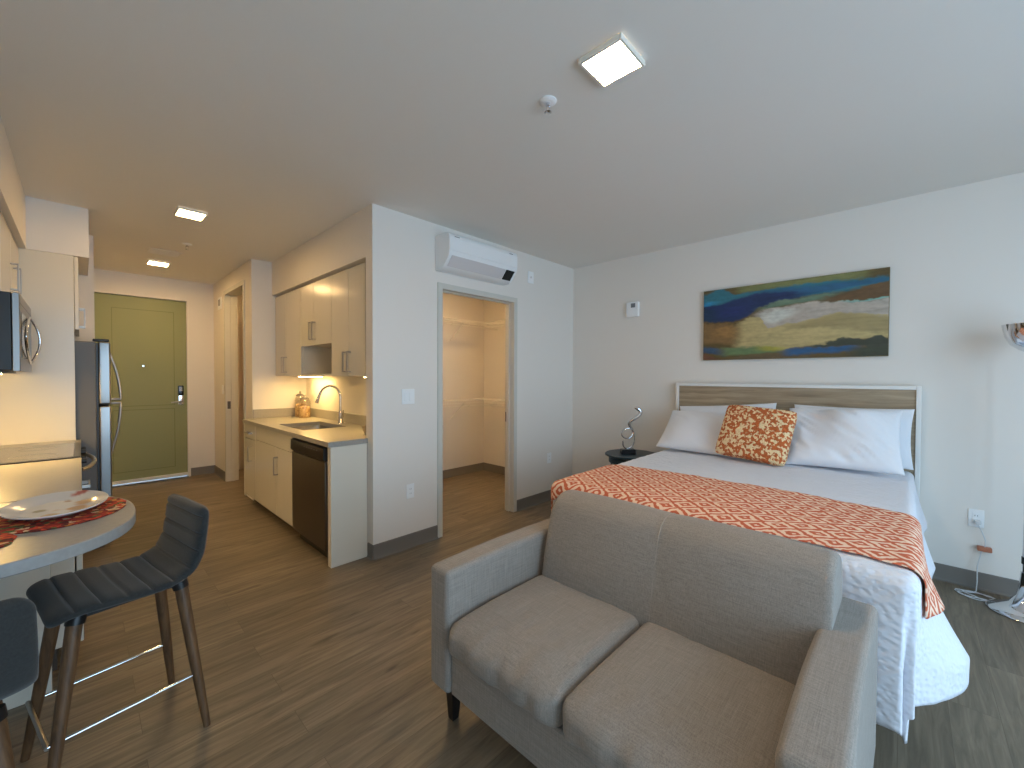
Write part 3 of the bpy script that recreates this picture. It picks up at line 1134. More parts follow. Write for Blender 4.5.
# base cabinets
t = thing('base_cabinet', 'cream base cabinet with one small drawer at the corridor end of the sink counter', 'cabinet', (1.58, 5.08, 0), 'cream base cabinets of the sink run')
B(CF + 0.024, 1.895, 4.882, 5.278, 0.10, 0.882).build('body', 'lam', t, bevel=0.002)
B(CF + 0.085, 1.89, 4.885, 5.275, 0, 0.0995).build('toe_kick', 'lamdark', t)
d = B(CF, CF + 0.022, 4.884, 5.276, 0.10, 0.720).build('door', 'lam', t, bevel=0.002)
pull(MB(), (CF, 5.02, 0.49), (CF, 5.02, 0.655), (-0.036, 0, 0)).build('handle', 'nickel', d, bevel=0.001)
d = B(CF, CF + 0.022, 4.884, 5.276, 0.724, 0.876).build('drawer', 'lam', t, bevel=0.002)
pull(MB(), (CF, 4.99, 0.79), (CF, 5.15, 0.79), (-0.034, 0, 0)).build('handle', 'nickel', d, bevel=0.001)
t = thing('base_cabinet', 'wide cream sink cabinet between drawer cabinet and dishwasher', 'cabinet', (1.58, 4.32, 0), 'cream base cabinets of the sink run')
m = MB()                                    # open topped box so the basin has room
m.box(CF + 0.024, 1.895, 3.782, 3.80, 0.10, 0.882).box(CF + 0.024, 1.895, 4.86, 4.878, 0.10, 0.882)
m.box(CF + 0.024, 1.895, 3.80, 4.86, 0.10, 0.118).box(CF + 0.024, CF + 0.04, 3.80, 4.86, 0.118, 0.882)
m.build('body', 'lam', t, bevel=0.001)
B(CF + 0.085, 1.89, 3.785, 4.875, 0, 0.0995).build('toe_kick', 'lamdark', t)
for y0, y1, hy in ((3.784, 4.226, 4.18), (4.230, 4.876, 4.27)):
    d = B(CF, CF + 0.022, y0, y1, 0.10, 0.735).build('door', 'lam', t, bevel=0.002)
    if y0 > 4:
        continue
    pull(MB(), (CF, hy, 0.485), (CF, hy, 0.655), (-0.036, 0, 0)).build('handle', 'nickel', d, bevel=0.001)
B(CF, CF + 0.022, 3.784, 4.876, 0.739, 0.876).build('false_front', 'lam', t, bevel=0.002)

# dishwasher
t = thing('dishwasher', 'built-in dishwasher with black control strip and steel door, dark reflection put into its colour', 'dishwasher', (1.5, 3.43, 0))
B(CF + 0.03, 1.86, 3.092, 3.772, 0.09, 0.868).build('tub', 'steeldark', t)
B(CF - 0.012, CF + 0.028, 3.088, 3.774, 0.10, 0.762).build('door', 'steelrefl', t, bevel=0.004)
cp = MB().prism([(CF + 0.028, 0.767), (CF - 0.010, 0.767), (CF - 0.024, 0.785), (CF - 0.022, 0.865), (CF + 0.028, 0.872)], 'y', 3.088, 3.774).build('control_panel', 'black', t, bevel=0.003)
for k in range(6):
    B(CF - 0.0245, CF - 0.0225, 3.20 + k * 0.05, 3.22 + k * 0.05, 0.835, 0.841).build('button', 'iron', cp)
B(CF + 0.05, CF + 0.07, 3.095, 3.77, 0.0, 0.095).build('kick_plate', 'black', t)

tag(B(CF - 0.004, X0 - 0.003, 3.005, 3.06, 0, 0.882).build('cabinet_end_panel', 'lam', bevel=0.002),
    'white waterfall-height end panel beside the dishwasher at the wall end', 'panel')

# counter with sink cut-out
SX0, SX1, SY0, SY1 = 1.350, 1.745, 3.83, 4.47
t = thing('countertop', 'grey quartz sink counter with low upstand, lit by cabinet lamps', 'countertop', (1.57, 4.15, 0.884))
m = MB()
z0, z1 = 0.884, 0.92
cf = CF - 0.022
m.box(cf, SX0, 3.0, 5.28, z0, z1).box(SX0, SX1, 3.032, SY0, z0, z1).box(SX0, SX1, SY1, 5.28, z0, z1)
m.box(SX1, 1.897, 3.032, 5.28, z0, z1).box(SX0, X0 - 0.002, 3.0, 3.032, z0, z1)
bmesh.ops.remove_doubles(m.bm, verts=m.bm.verts, dist=1e-5)
m.build('slab', 'quartz', t)
m = MB()
m.box(1.878, 1.897, 3.032, 5.26, z1, z1 + 0.10)
m.build('backsplash', 'quartz', t, bevel=0.002)
B(XB + 0.002, 1.897, 5.261, 5.28, z1, z1 + 0.10).build('backsplash', 'quartz', t, bevel=0.002)

# sink basin
m = MB()
rings = []
for (ins, z) in ((-0.012, 0.8835), (0.002, 0.8835), (0.004, 0.87), (0.012, 0.74), (0.035, 0.715), (0.15, 0.708)):
    x0, x1, y0, y1 = SX0 + ins, SX1 - ins, SY0 + ins, SY1 - ins
    r = 0.03
    ring = []
    for (qx, qy, a0) in ((x1 - r, y1 - r, 0), (x0 + r, y1 - r, 90), (x0 + r, y0 + r, 180), (x1 - r, y0 + r, 270)):
        for k in range(5):
            a = radians(a0 + 90 * k / 4)
            ring.append((qx + r * cos(a), qy + r * sin(a), z))
    rings.append(ring)
m.loft(rings, cap=False)
m.bm.faces.new([v for v in m.bm.verts[:][-20:]]) if False else None
m.bm.verts.ensure_lookup_table()
m.bm.faces.new(m.bm.verts[-20:])
t = thing('sink', 'undermounted stainless steel sink in the quartz counter', 'sink', (1.565, 4.125, 0.708))
bs = m.build('basin', 'steel', t, smooth=50)
sm = bs.modifiers.new('gauge', 'SOLIDIFY')
sm.thickness = 0.002
sm.offset = -1
MB().lathe(1.62, 4.12, [(0.042, 0.7085), (0.042, 0.712), (0.028, 0.711), (0.01, 0.709)], 24).build('drain', 'chrome', t, smooth=40)

# faucet
fx, fy = 1.815, 4.135
t = thing('faucet', 'chrome gooseneck kitchen faucet arching over the sink', 'faucet', (fx, fy, 0.92))
MB().lathe(fx, fy, [(0.028, 0.9202), (0.028, 0.930), (0.022, 0.940), (0.021, 1.03), (0.015, 1.05), (0.012, 1.06)], 24).build('body', 'chrome', t, smooth=40)
dxn, dyn = -0.80, 0.60
pts = [(fx, fy, 1.05), (fx, fy, 1.19)]
R = 0.098
for k in range(1, 15):
    a = pi * k / 16
    pts.append((fx + dxn * R * (1 - cos(a)), fy + dyn * R * (1 - cos(a)), 1.19 + R * 1.1 * sin(a)))
MB().tube(pts, 0.0115, 14).build('gooseneck', 'chrome', t, smooth=50)
e = Vector(pts[-1])
dv = (Vector(pts[-1]) - Vector(pts[-2])).normalized()
dv = Vector((dxn * 0.35, dyn * 0.35, -1)).normalized()
MB().tube([e - dv * 0.005, e + dv * 0.035, e + dv * 0.09, e + dv * 0.11], [0.013, 0.015, 0.018, 0.017], 16).build('spray_head', 'chrome', t, smooth=40)
MB().tube([(fx, fy - 0.018, 0.985), (fx, fy - 0.045, 0.99), (fx + 0.004, fy - 0.06, 1.06)], [0.012, 0.010, 0.006], 12).build('lever', 'chrome', t, smooth=50)


# jars
def jar(x, y, h, r, label):
    t = thing('glass_jar', label, 'jar', (x, y, 0.9205), 'lidded glass jars on the sink counter')
    z = 0.9205
    MB().lathe(x, y, [(0.0, z), (r * 0.95, z), (r, z + 0.008), (r, z + h * 0.68), (r * 0.85, z + h * 0.76), (r * 0.72, z + h * 0.79), (r * 0.72, z + h * 0.81)], 32, cap=False).build('glass', 'jar', t, smooth=40)
    MB().lathe(x, y, [(0, z + 0.004), (r * 0.92, z + 0.004), (r * 0.95, z + 0.012), (r * 0.95, z + h * 0.45), (r * 0.6, z + h * 0.5), (0, z + h * 0.49)], 28, cap=False).build('contents', 'pasta', t, smooth=40)
    MB().lathe(x, y, [(r * 0.70, z + h * 0.795), (r * 0.80, z + h * 0.815), (r * 0.80, z + h * 0.84), (r * 0.45, z + h * 0.88), (r * 0.16, z + h * 0.90), (r * 0.14, z + h * 0.93),
                      (r * 0.24, z + h * 0.965), (r * 0.12, z + h)], 28).build('lid', 'nickel', t, smooth=40)


jar(1.775, 4.99, 0.265, 0.062, 'shorter lidded glass jar in front, closest to the faucet')
jar(1.790, 5.165, 0.30, 0.058, 'taller lidded glass jar behind the other jar, in the counter corner')

m = MB().lathe(1.635, 3.19, [(0.0, 0.9205), (0.03, 0.9205), (0.034, 0.925), (0.05, 0.96), (0.055, 0.99), (0.052, 0.99), (0.045, 0.955), (0.028, 0.93), (0, 0.928)], 28, cap=False)
tag(m.build('bowl', 'bowl', smooth=50), 'small taupe ceramic bowl on the counter, half hidden by the wall end', 'bowl')

# upper cabinets right
UX = 1.56


def upper(y0, y1, z0, split, label, hz, sides=True):
    t = thing('upper_cabinet', label, 'cabinet', (1.73, (y0 + y1) / 2, z0), 'cream wall cabinets above the sink')
    z1 = 2.300
    B(UX + 0.022, 1.897, y0, y1, z0, z1).build('body', 'lam', t, bevel=0.002)
    for a, b, sg in ((y0 + 0.002, split - 0.002, 1), (split + 0.002, y1 - 0.002, -1)):
        d = B(UX, UX + 0.020, a, b, z0 - 0.004, z1 - 0.003).build('door', 'lam', t, bevel=0.002)
        hy = split - sg * 0.036
        pull(MB(), (UX, hy, hz), (UX, hy, hz + 0.172), (-0.036, 0, 0)).build('handle', 'nickel', d, bevel=0.001)
    return t


upper(4.475, 5.270, 1.402, 4.93, 'cream two-door wall cabinet at the corridor end, over the jars', 1.432)
upper(3.740, 4.472, 1.700, 4.135, 'short cream two-door wall cabinet with the open niche beneath', 1.745)
upper(3.100, 3.737, 1.402, 3.395, 'cream two-door wall cabinet beside the white wall edge, over the faucet', 1.432)
t = thing('open_niche', 'open cream niche shelf below the short wall cabinet', 'shelf', (1.73, 4.10, 1.40))
m = MB()
m.box(UX + 0.004, 1.897, 3.742, 4.470, 1.402, 1.42)
m.build('shelf_board', 'lam', t, bevel=0.001)
B(1.88, 1.897, 3.742, 4.470, 1.42, 1.695).build('back_panel', 'lam', t)
for i, (y0, y1, lab) in enumerate(((4.50, 5.03, 'lit lamp strip under the corridor-end wall cabinet, above the jars'), (3.13, 3.46, 'lit lamp strip under the wall cabinet beside the wall end'))):
    t = thing('under_cabinet_light', lab, 'light strip', (1.755, (y0 + y1) / 2, 1.40), 'lit strips under the wall cabinets')
    B(1.72, 1.79, y0, y1, 1.390, 1.4015).build('housing', 'plastic', t, bevel=0.001)
    B(1.726, 1.784, y0 + 0.005, y1 - 0.005, 1.3865, 1.3898).build('diffuser', 'under', t)

# ================================================================== WALL FITTINGS
# air conditioner
AX0, AX1 = 2.100, 2.916
t = thing('air_conditioner', 'white wall-mounted split air conditioner above the closet opening', 'air conditioner', (2.508, YC, 2.30))
prof = [(0, 2.300), (0, 2.592), (-0.15, 2.592), (-0.180, 2.584), (-0.196, 2.566), (-0.200, 2.54), (-0.198, 2.425), (-0.185, 2.392), (-0.120, 2.318), (-0.09, 2.302)]
MB().prism([(YC - 0.001 + a, b) for a, b in prof], 'x', AX0, AX1).build('housing', 'plastic', t, bevel=0.006, seg=3)
m = MB().prism([(YC - 0.197, 2.437), (YC - 0.2035, 2.440), (YC - 0.2035, 2.545), (YC - 0.197, 2.547)], 'x', AX0 + 0.004, AX1 - 0.004)
m.build('front_panel', 'plastic', t, bevel=0.002)
a, b = Vector((YC - 0.194, 2.402)), Vector((YC - 0.128, 2.324))
dd = (b - a).normalized()
nn = Vector((-abs(dd.y), dd.x * -1)).normalized()
nn = Vector((dd.y, -dd.x)).normalized()
if nn.x > 0:
    nn = -nn
m = MB().prism([tuple(a + nn * 0.001), tuple(a + nn * 0.005), tuple(b + nn * 0.005), tuple(b + nn * 0.001)], 'x', AX0 + 0.03, AX1 - 0.155)
m.build('vane', 'plastic2', t, bevel=0.001)
m = MB().prism([tuple(a + nn * 0.001), tuple(a + nn * 0.005), tuple(b + nn * 0.005), tuple(b + nn * 0.001)], 'x', AX1 - 0.145, AX1 - 0.035)
m.build('display', 'glassblack', t, bevel=0.001)
for (x, w) in ((AX0 + 0.055, 0.05), (AX1 - 0.11, 0.045)):
    B(x, x + w, YC - 0.2022, YC - 0.1985, 2.5540, 2.5590).build('badge', 'iron', t)


def plate(label, x, z, w, h, n, kind, wall='y'):
    """wall plate on the closet wall (wall y) or on the bed wall (wall x)"""
    nm = {'outlet': 'wall_outlet', 'switch': 'light_switch'}[kind]
    t = thing(nm, label, {'outlet': 'outlet', 'switch': 'switch'}[kind], (x, YC, z) if wall == 'y' else (XW, x, z), 'white wall outlets' if kind == 'outlet' else None)

    def bx(a, b, d0, d1, z0, z1):
        return MB().box(a, b, YC - d1, YC - d0, z0, z1) if wall == 'y' else MB().box(XW - d1, XW - d0, a, b, z0, z1)
    bx(x - w / 2, x + w / 2, 0.0005, 0.007, z - h / 2, z + h / 2).build('cover_plate', 'plastic', t, bevel=0.003)
    for k in range(n):
        c = x + (k - (n - 1) / 2) * 0.046
        if kind == 'switch':
            bx(c - 0.017, c + 0.017, 0.006, 0.0105, z - 0.034, z + 0.034).build('rocker', 'plastic', t, bevel=0.002)
        else:
            r = bx(c - 0.017, c + 0.017, 0.006, 0.0092, z - 0.034, z + 0.034).build('receptacle', 'plastic', t, bevel=0.001)
            for dz in (-0.018, 0.018):
                for dx in (-0.006, 0.006):
                    bx(c + dx - 0.0012, c + dx + 0.0012, 0.009, 0.0096, z + dz - 0.004, z + dz + 0.005).build('slot', 'slot', r)
    return t


plate('white double rocker switch on the wall before the closet opening', 1.835, 1.235, 0.117, 0.122, 2, 'switch')
plate('white outlet low on the wall beneath the double switch', 1.853, 0.462, 0.072, 0.117, 1, 'outlet')
plate('white outlet in the corner nook between closet opening and bed', 3.665, 0.480, 0.072, 0.117, 1, 'outlet')
plate('white outlet beside the bed with a cord plugged in', -0.344, 0.468, 0.072, 0.117, 1, 'outlet', 'x')
t = thing('wall_sensor', 'small white sensor plate beside the air conditioner', 'sensor', (3.334, YC, 2.457))
B(3.29, 3.378, YC - 0.008, YC - 0.0005, 2.395, 2.519).build('cover_plate', 'plastic', t, bevel=0.003)
MB().cyl((3.334, YC - 0.007, 2.457), (3.334, YC - 0.011, 2.457), 0.012, n=18).build('lens', 'plastic2', t, smooth=40)
t = thing('thermostat', 'white box thermostat high on the wall beside the painting', 'thermostat', (XW, 2.138, 2.12))
MB().rbox(XW - 0.035, XW - 0.0005, 2.066, 2.208, 2.042, 2.200, 0.008, 3).build('housing', 'plastic', t, smooth=50)
B(XW - 0.0365, XW - 0.0345, 2.10, 2.15, 2.14, 2.185).build('display', 'iron', t)
t = thing('doorbell_chime', 'small framed chime plate high on the corridor wall by the bathroom opening', 'wall plate', (XB, 6.76, 2.38))
B(XB - 0.012, XB - 0.0005, 6.68, 6.86, 2.30, 2.46).build('cover_plate', 'plastic', t, bevel=0.003)
B(XB - 0.0135, XB - 0.0118, 6.73, 6.81, 2.345, 2.43).build('grille', 'iron', t)
t = thing('light_switch', 'single switch on the corridor wall left of the bathroom opening', 'switch', (XB, 6.66, 1.2))
B(XB - 0.007, XB - 0.0005, 6.61, 6.69, 1.15, 1.27).build('cover_plate', 'plastic', t, bevel=0.002)
B(XB - 0.010, XB - 0.0065, 6.633, 6.667, 1.178, 1.242).build('rocker', 'plastic', t, bevel=0.001)

# painting
PY0, PY1, PZ0, PZ1 = 0.103, 1.402, 1.560, 2.208


def lerp_list(u, pts):
    for (a, va), (b, vb) in zip(pts, pts[1:]):
        if u <= b:
            return va + (vb - va) * (u - a) / max(1e-6, b - a)
    return pts[-1][1]


def pcol(u, v):
    n1 = noise.fractal(Vector((u * 9, v * 9, 1.3)), 0.8, 2.0, 4)
    n2 = noise.fractal(Vector((u * 4, v * 22, 5.1)), 0.8, 2.0, 4)
    n3 = noise.fractal(Vector((u * 30, v * 30, 8.3)), 0.8, 2.0, 3)
    v = v + 0.016 * n1 + 0.010 * n2 + 0.011 * n3
    col = Vector(lin((96, 78, 42))[:3])

    def put(c, k):
        nonlocal col
        k = k * (1 + 0.5 * n3 * (1 - k))
        if k > 0:
            col = col.lerp(Vector(lin(c)[:3]), min(1, k))

    def ss(x, a, b):
        t_ = max(0, min(1, (x - a) / (b - a)))
        return t_ * t_ * (3 - 2 * t_)

    def band(c, top, bot, u0=-1, u1=2, e=0.02, eu=0.06, k=1):
        tv, bv = lerp_list(u, top), lerp_list(u, bot)
        put(c, k * ss(v, tv - e, tv + e) * (1 - ss(v, bv - e, bv + e)) * ss(u, u0 - eu, u0 + eu) * (1 - ss(u, u1 - eu, u1 + eu)))
    # top olive
    band((124, 126, 78), [(0, -.1), (1, -.1)], [(0, .05), (.2, .08), (.5, .10), (1, .12)], 0.22, 0.9)
    # teal sky band
    band((44, 110, 126), [(0, .06), (.12, .0), (.2, .09), (.5, .08), (.75, .07), (1, .10)], [(0, .26), (.5, .22), (.8, .22), (1, .16)], -1, 2)
    band((34, 88, 128), [(0, .10), (.5, .10), (.7, .11), (1, .11)], [(0, .2), (.5, .2), (.75, .2), (1, .15)], 0.35, 1.0, k=.8)
    # bright patch left
    band((40, 140, 190), [(0, .16), (.1, .18)], [(0, .23), (.15, .22)], -1, 0.07)
    # dark blue wedge
    band((24, 50, 94), [(0, .22), (.12, .22), (.25, .15), (.4, .12), (.65, .18)], [(0, .44), (.2, .48), (.28, .42), (.36, .30), (.5, .26), (.68, .22)], -1, 0.6, eu=.08)
    band((30, 50, 108), [(0, .28), (.3, .25)], [(0, .40), (.3, .38)], 0.1, 0.27, e=.05, k=.8)
    band((22, 52, 74), [(0, .24), (.1, .3)], [(0, .44), (.1, .46)], -1, 0.08, k=.7)
    # sea green under wedge
    band((104, 128, 106), [(.35, .30), (.5, .24), (.7, .22)], [(.35, .36), (.5, .30), (.75, .30)], 0.36, 0.78)
    # brown strip right
    band((104, 78, 50), [(.6, .28), (.75, .25), (.9, .20), (1, .16)], [(.6, .30), (.75, .32), (1, .34)], 0.7, 2)
    band((120, 180, 170), [(.7, .34), (1, .335)], [(.7, .36), (1, .36)], 0.74, 2, e=.008)
    # pale mauve sky
    band((178, 168, 156), [(.3, .38), (.4, .34), (.6, .31), (.8, .345), (1, .365)], [(.3, .5), (.4, .62), (.55, .58), (.75, .53), (1, .60)], 0.34, 2)
    band((204, 206, 196), [(.35, .38), (.6, .36)], [(.35, .5), (.45, .54), (.6, .42)], 0.38, 0.56, e=.03, k=.9)
    # sand
    band((182, 164, 114), [(.2, .52), (.3, .42), (.36, .44), (.41, .60), (.55, .56), (.68, .50), (.78, .46), (1, .56)], [(0, .8), (.3, .86), (.5, .88), (.65, .86), (.8, .80), (1, .78)], 0.22, 2, e=.015)
    band((150, 134, 92), [(.5, .58), (.7, .51), (.8, .47), (1, .57)], [(.5, .60), (.7, .62), (.8, .66), (1, .74)], 0.5, 2, e=.03, k=.7)
    # orange brown left
    band((128, 98, 60), [(0, .46), (.2, .50)], [(0, .76), (.2, .78)], -1, 0.2, eu=.07)
    band((168, 124, 70), [(0, .54), (.25, .54)], [(0, .66), (.25, .70)], 0.08, 0.22, e=.04, k=.7)
    # greens
    band((100, 124, 84), [(.1, .82), (.5, .84)], [(.1, .95), (.5, .92)], 0.13, 0.46)
    band((178, 166, 62), [(.3, .82), (.5, .84)], [(.3, .88), (.5, .90)], 0.36, 0.5, k=.8)
    # lower blue
    band((52, 80, 108), [(0, .80), (.2, .88)], [(0, .88), (.2, .97)], -1, 0.12)
    band((38, 86, 128), [(.48, .88), (.9, .86)], [(.48, .97), (.9, .93)], 0.5, 0.86)
    # dark hills
    band((62, 66, 54), [(.6, .86), (.7, .82), (.8, .775), (.9, .80), (.97, .76), (1, .80)], [(.6, .87), (.8, .86), (.9, .88), (1, 1.1)], 0.62, 2, e=.012)
    band((60, 66, 52), [(0, .9), (1, .9)], [(0, 1.2), (1, 1.2)], 0.84, 2)
    band((112, 74, 52), [(0, .90), (.12, .99)], [(0, 1.2), (.12, 1.2)], -1, 0.12)
    band((100, 84, 58), [(.2, .98), (.4, .92), (.6, .98)], [(.2, 1.2), (1, 1.2)], 0.2, 0.66)
    return col * (1 + 0.16 * n2 + 0.14 * n3)


t = thing('painting', 'long abstract landscape painting in blue, teal and sand above the headboard', 'painting', (XW, 0.75, PZ0))
B(XW - 0.036, XW - 0.002, PY0, PY1, PZ0, PZ1).build('stretcher_frame', 'canvas', t, bevel=0.002)
m = MB()
NU, NV = 300, 150
m.grid(lambda a, b: (XW - 0.0375, PY1 - 0.003 - a * (PY1 - PY0 - 0.006), PZ1 - 0.003 - b * (PZ1 - PZ0 - 0.006)), NU, NV)
o = m.build('canvas', 'paint', t)
ca = o.data.color_attributes.new('pigment', 'FLOAT_COLOR', 'POINT')
k = 0
o0 = ORG[t.name]
for v in o.data.vertices:
    a = (PY1 - (v.co.y + o0.y)) / (PY1 - PY0)
    b = (PZ1 - (v.co.z + o0.z)) / (PZ1 - PZ0)
    ca.data[v.index].color = (*pcol(a, b), 1)

# ================================================================== CLOSET SHELVES
def wire_shelf(z, side, label):
    if side == 'back':
        t = thing('wire_shelf', label, 'wire shelf', (3.1, 4.42, z), 'white wire shelves in the closet')
        a0, a1, d0, d1 = 2.01, 4.16, 4.562, 4.25

        def P_(a, d, zz):
            return (a, d, zz)
    else:
        t = thing('wire_shelf', label, 'wire shelf', (4.02, 3.7, z), 'white wire shelves in the closet')
        a0, a1, d0, d1 = 3.06, 4.23, 4.160, 3.87

        def P_(a, d, zz):
            return (d, a, zz)
    m = MB()
    for d, zz in ((d0, z), ((d0 + d1) / 2, z), (d1, z), (d1, z - 0.03)):
        m.cyl(P_(a0, d, zz), P_(a1, d, zz), 0.0042, n=8)
    m.build('rail', 'wire', t, smooth=40)
    m = MB()
    n = int((a1 - a0) / 0.026)
    for k in range(n + 1):
        a = a0 + (a1 - a0) * k / n
        m.tube([P_(a, d0, z + 0.003), P_(a, d1, z + 0.003), P_(a, d1, z - 0.03)], 0.0016, 4)
    m.build('deck_wires', 'wire', t)
    zr = z - 0.07
    sg = 1 if d0 > d1 else -1
    m = MB().cyl(P_(a0, d1 + 0.03, zr), P_(a1, d1 + 0.03, zr), 0.006, n=8)
    m.build('hanging_rod', 'wire', t, smooth=40)
    m = MB()
    k = a0 + 0.2
    while k < a1:
        m.tube([P_(k, d1, z - 0.03), P_(k, d1 - 0.006, z - 0.06), P_(k, d1 + 0.012, z - 0.084), P_(k, d1 + 0.035, z - 0.082)], 0.004, 6)
        k += 0.28
    m.build('rod_hook', 'wire', t, smooth=40)
    for a in ([2.55, 3.52] if side == 'back' else [3.4]):
        m = MB().obox(P_(a, d1, z - 0.03), P_(a, d0 - 0.003, z - 0.27), 0.012, 0.006, (1, 0, 0) if side == 'back' else (0, 1, 0))
        m.build('brace', 'wire', t)


wire_shelf(2.150, 'back', 'upper white wire shelf along the closet back wall')
wire_shelf(2.150, 'side', 'upper white wire shelf on the closet side wall')
wire_shelf(1.075, 'back', 'lower white wire shelf along the closet back wall')
wire_shelf(1.075, 'side', 'lower white wire shelf on the closet side wall')

# ================================================================== BED
BY0, BYT, BXF, BXH, BZT = 0.0, 1.56, 1.91, 4.02, 0.742
t = thing('bed', 'queen bed with washed-wood headboard in a thin white frame', 'bed', (3.05, 0.78, 0))
m = MB()
m.box(4.036, 4.085, -0.073, -0.046, 0, 1.342).box(4.036, 4.085, 1.610, 1.637, 0, 1.342).box(4.036, 4.085, -0.046, 1.610, 1.316, 1.342)
m.build('headboard_frame', 'hbwhite', t, bevel=0.003)
B(4.046, 4.078, -0.046, 1.610, 0.30, 1.316).build('headboard_panel', 'hbwood', t)
B(2.13, 4.02, 0.05, 1.51, 0.14, 0.34).build('base', 'mattress', t, bevel=0.01)
MB().rbox(2.11, 4.02, 0.02, 1.54, 0.342, 0.722, 0.05, 8).build('mattress', 'mattress', t, smooth=50)
for x in (2.16, 3.9):
    for y in (0.12, 1.44):
        MB().cyl((x, y, 0.14), (x, y, 0), 0.03, 0.022, 14).build('leg', 'blackwood', t, smooth=40)

RR = 0.045


def sag(o, extra):
    """overhang o past a rounded mattress edge -> (out, down)"""
    if o <= 0:
        return 0.0, 0.0
    q = RR * pi / 2
    if o < q:
        a = o / RR
        return RR * sin(a), RR * (1 - cos(a))
    return RR + extra * min(1.0, (o - q) / 0.30) ** 1.2, RR + (o - q) * 0.985


def rflare(x):
    return 0.055 + 0.065 * exp(-((x - 2.16) / 0.13) ** 2) - 0.075 * exp(-((x - 1.88) / 0.10) ** 2) + 0.02 * sin(x * 8.0 + 2.2)


def bed_pt(s, tt, lift=0.0):
    """s: distance from the head edge towards the foot; tt: across, 0 = window side"""
    WID = BYT - BY0
    LEN = BXH - BXF - 0.16 * max(0, min(1, tt / WID))
    da = max(0.0, s - LEN)
    if tt < 0:
        db, sg = -tt, -1
    elif tt > WID:
        db, sg = tt - WID, 1
    else:
        db, sg = 0.0, 0
    x = BXH - min(s, LEN)
    y = BY0 + max(0, min(WID, tt))
    crown = 0.016 * (1 - ((y - 0.78) / 0.78) ** 2) * min(1, (x - BXF) / 0.25 + 0.2)
    z = BZT + max(0, crown)
    n = noise.noise(Vector((x * 3.1, y * 3.3, 0.3)))
    z += 0.004 * n + 0.002 * noise.noise(Vector((x * 11, y * 13, 2))) + 0.0032 * noise.noise(Vector((x * 26, y * 15, 6)))
    if da > 0 and db > 0:
        h = sqrt(da * da + db * db)
        L = max(da, db) * (1 + 0.10 * min(da, db) / max(da, db))
        wgt = db / h
        ang = math.atan2(da, db)
        ex = (-0.004 * (1 - wgt) + (rflare(BXF) if sg < 0 else -0.012) * wgt) + (0.02 * sin(ang * 4) if sg < 0 else 0)
        o, dn = sag(L, ex)
        x -= o * da / h
        y += sg * o * db / h
        z -= dn
    elif da > 0:
        o, dn = sag(da, -0.004 + 0.006 * sin(y * 11))
        x -= o
        z -= dn
    elif db > 0:
        ex = rflare(x) if sg < 0 else -0.012 + 0.006 * sin(x * 8)
        o, dn = sag(db, ex)
        y += sg * o
        z -= dn
    drop = BZT - z
    if drop > 0.05:
        f = min(1, drop / 0.4)
        w = 0.007 * f * noise.noise(Vector((x * 9, y * 9, z * 3)))
        if db > 0:
            y += w * sg
        if da > 0:
            x -= w
    z = max(z, 0.012 + 0.01 * abs(noise.noise(Vector((x * 9, y * 9, 4)))))
    if lift:                             # along the surface normal
        cz = max(0.0, 1 - max(0.0, drop) / RR) if (da > 0 or db > 0) else 1.0
        so = sqrt(1 - cz * cz)
        z += lift * cz
        if da > 0 or db > 0:
            hh = sqrt(da * da + db * db)
            x -= lift * so * da / hh
            y += sg * lift * so * db / hh
    return Vector((x, y, z))


def side_drop(s):
    x = BXH - s
    z = lerp_list(x, [(1.8, 0.27), (2.0, 0.28), (2.2, 0.32), (2.6, 0.38), (3.0, 0.40), (3.6, 0.42), (4.1, 0.44)])
    return BZT - z + 0.02


def comf(a, b):
    LEN = BXH - BXF
    s = 0.005 + a * (LEN + 0.55)
    r = side_drop(min(s, LEN))
    l = 0.42
    if s > LEN:                          # rounded sheet corner
        q = (s - LEN) / 0.55
        r = r * (1 - 0.05 * q)
    tot = r + 1.56 + l
    return bed_pt(s, -r + b * tot)


m = MB()
m.grid(comf, 190, 200)
o = m.build('comforter', 'comf', smooth=80)
sm = o.modifiers.new('cloth', 'SOLIDIFY')
sm.thickness = 0.012
sm.offset = -1 if True else 1
tag(o, 'white textured comforter spread over the bed and trailing to the floor', 'comforter')

S0, S1 = BXH - 2.715, BXH - 1.962


def run(a, b):
    s = S0 + a * (S1 - S0) * (1 + 0.03 * b)
    r = 0.30 - 0.12 * a
    l = 0.40
    return bed_pt(s, -r + b * (r + 1.56 + l), 0.011)


m = MB()
m.grid(run, 46, 190, lambda a, b: (a * (S1 - S0), b * 2.43))
o = m.build('bed_runner', 'runner', smooth=80)
sm = o.modifiers.new('cloth', 'SOLIDIFY')
sm.thickness = 0.004
sm.offset = 0
tag(o, 'orange and cream ikat runner laid across the foot of the bed', 'bed runner')


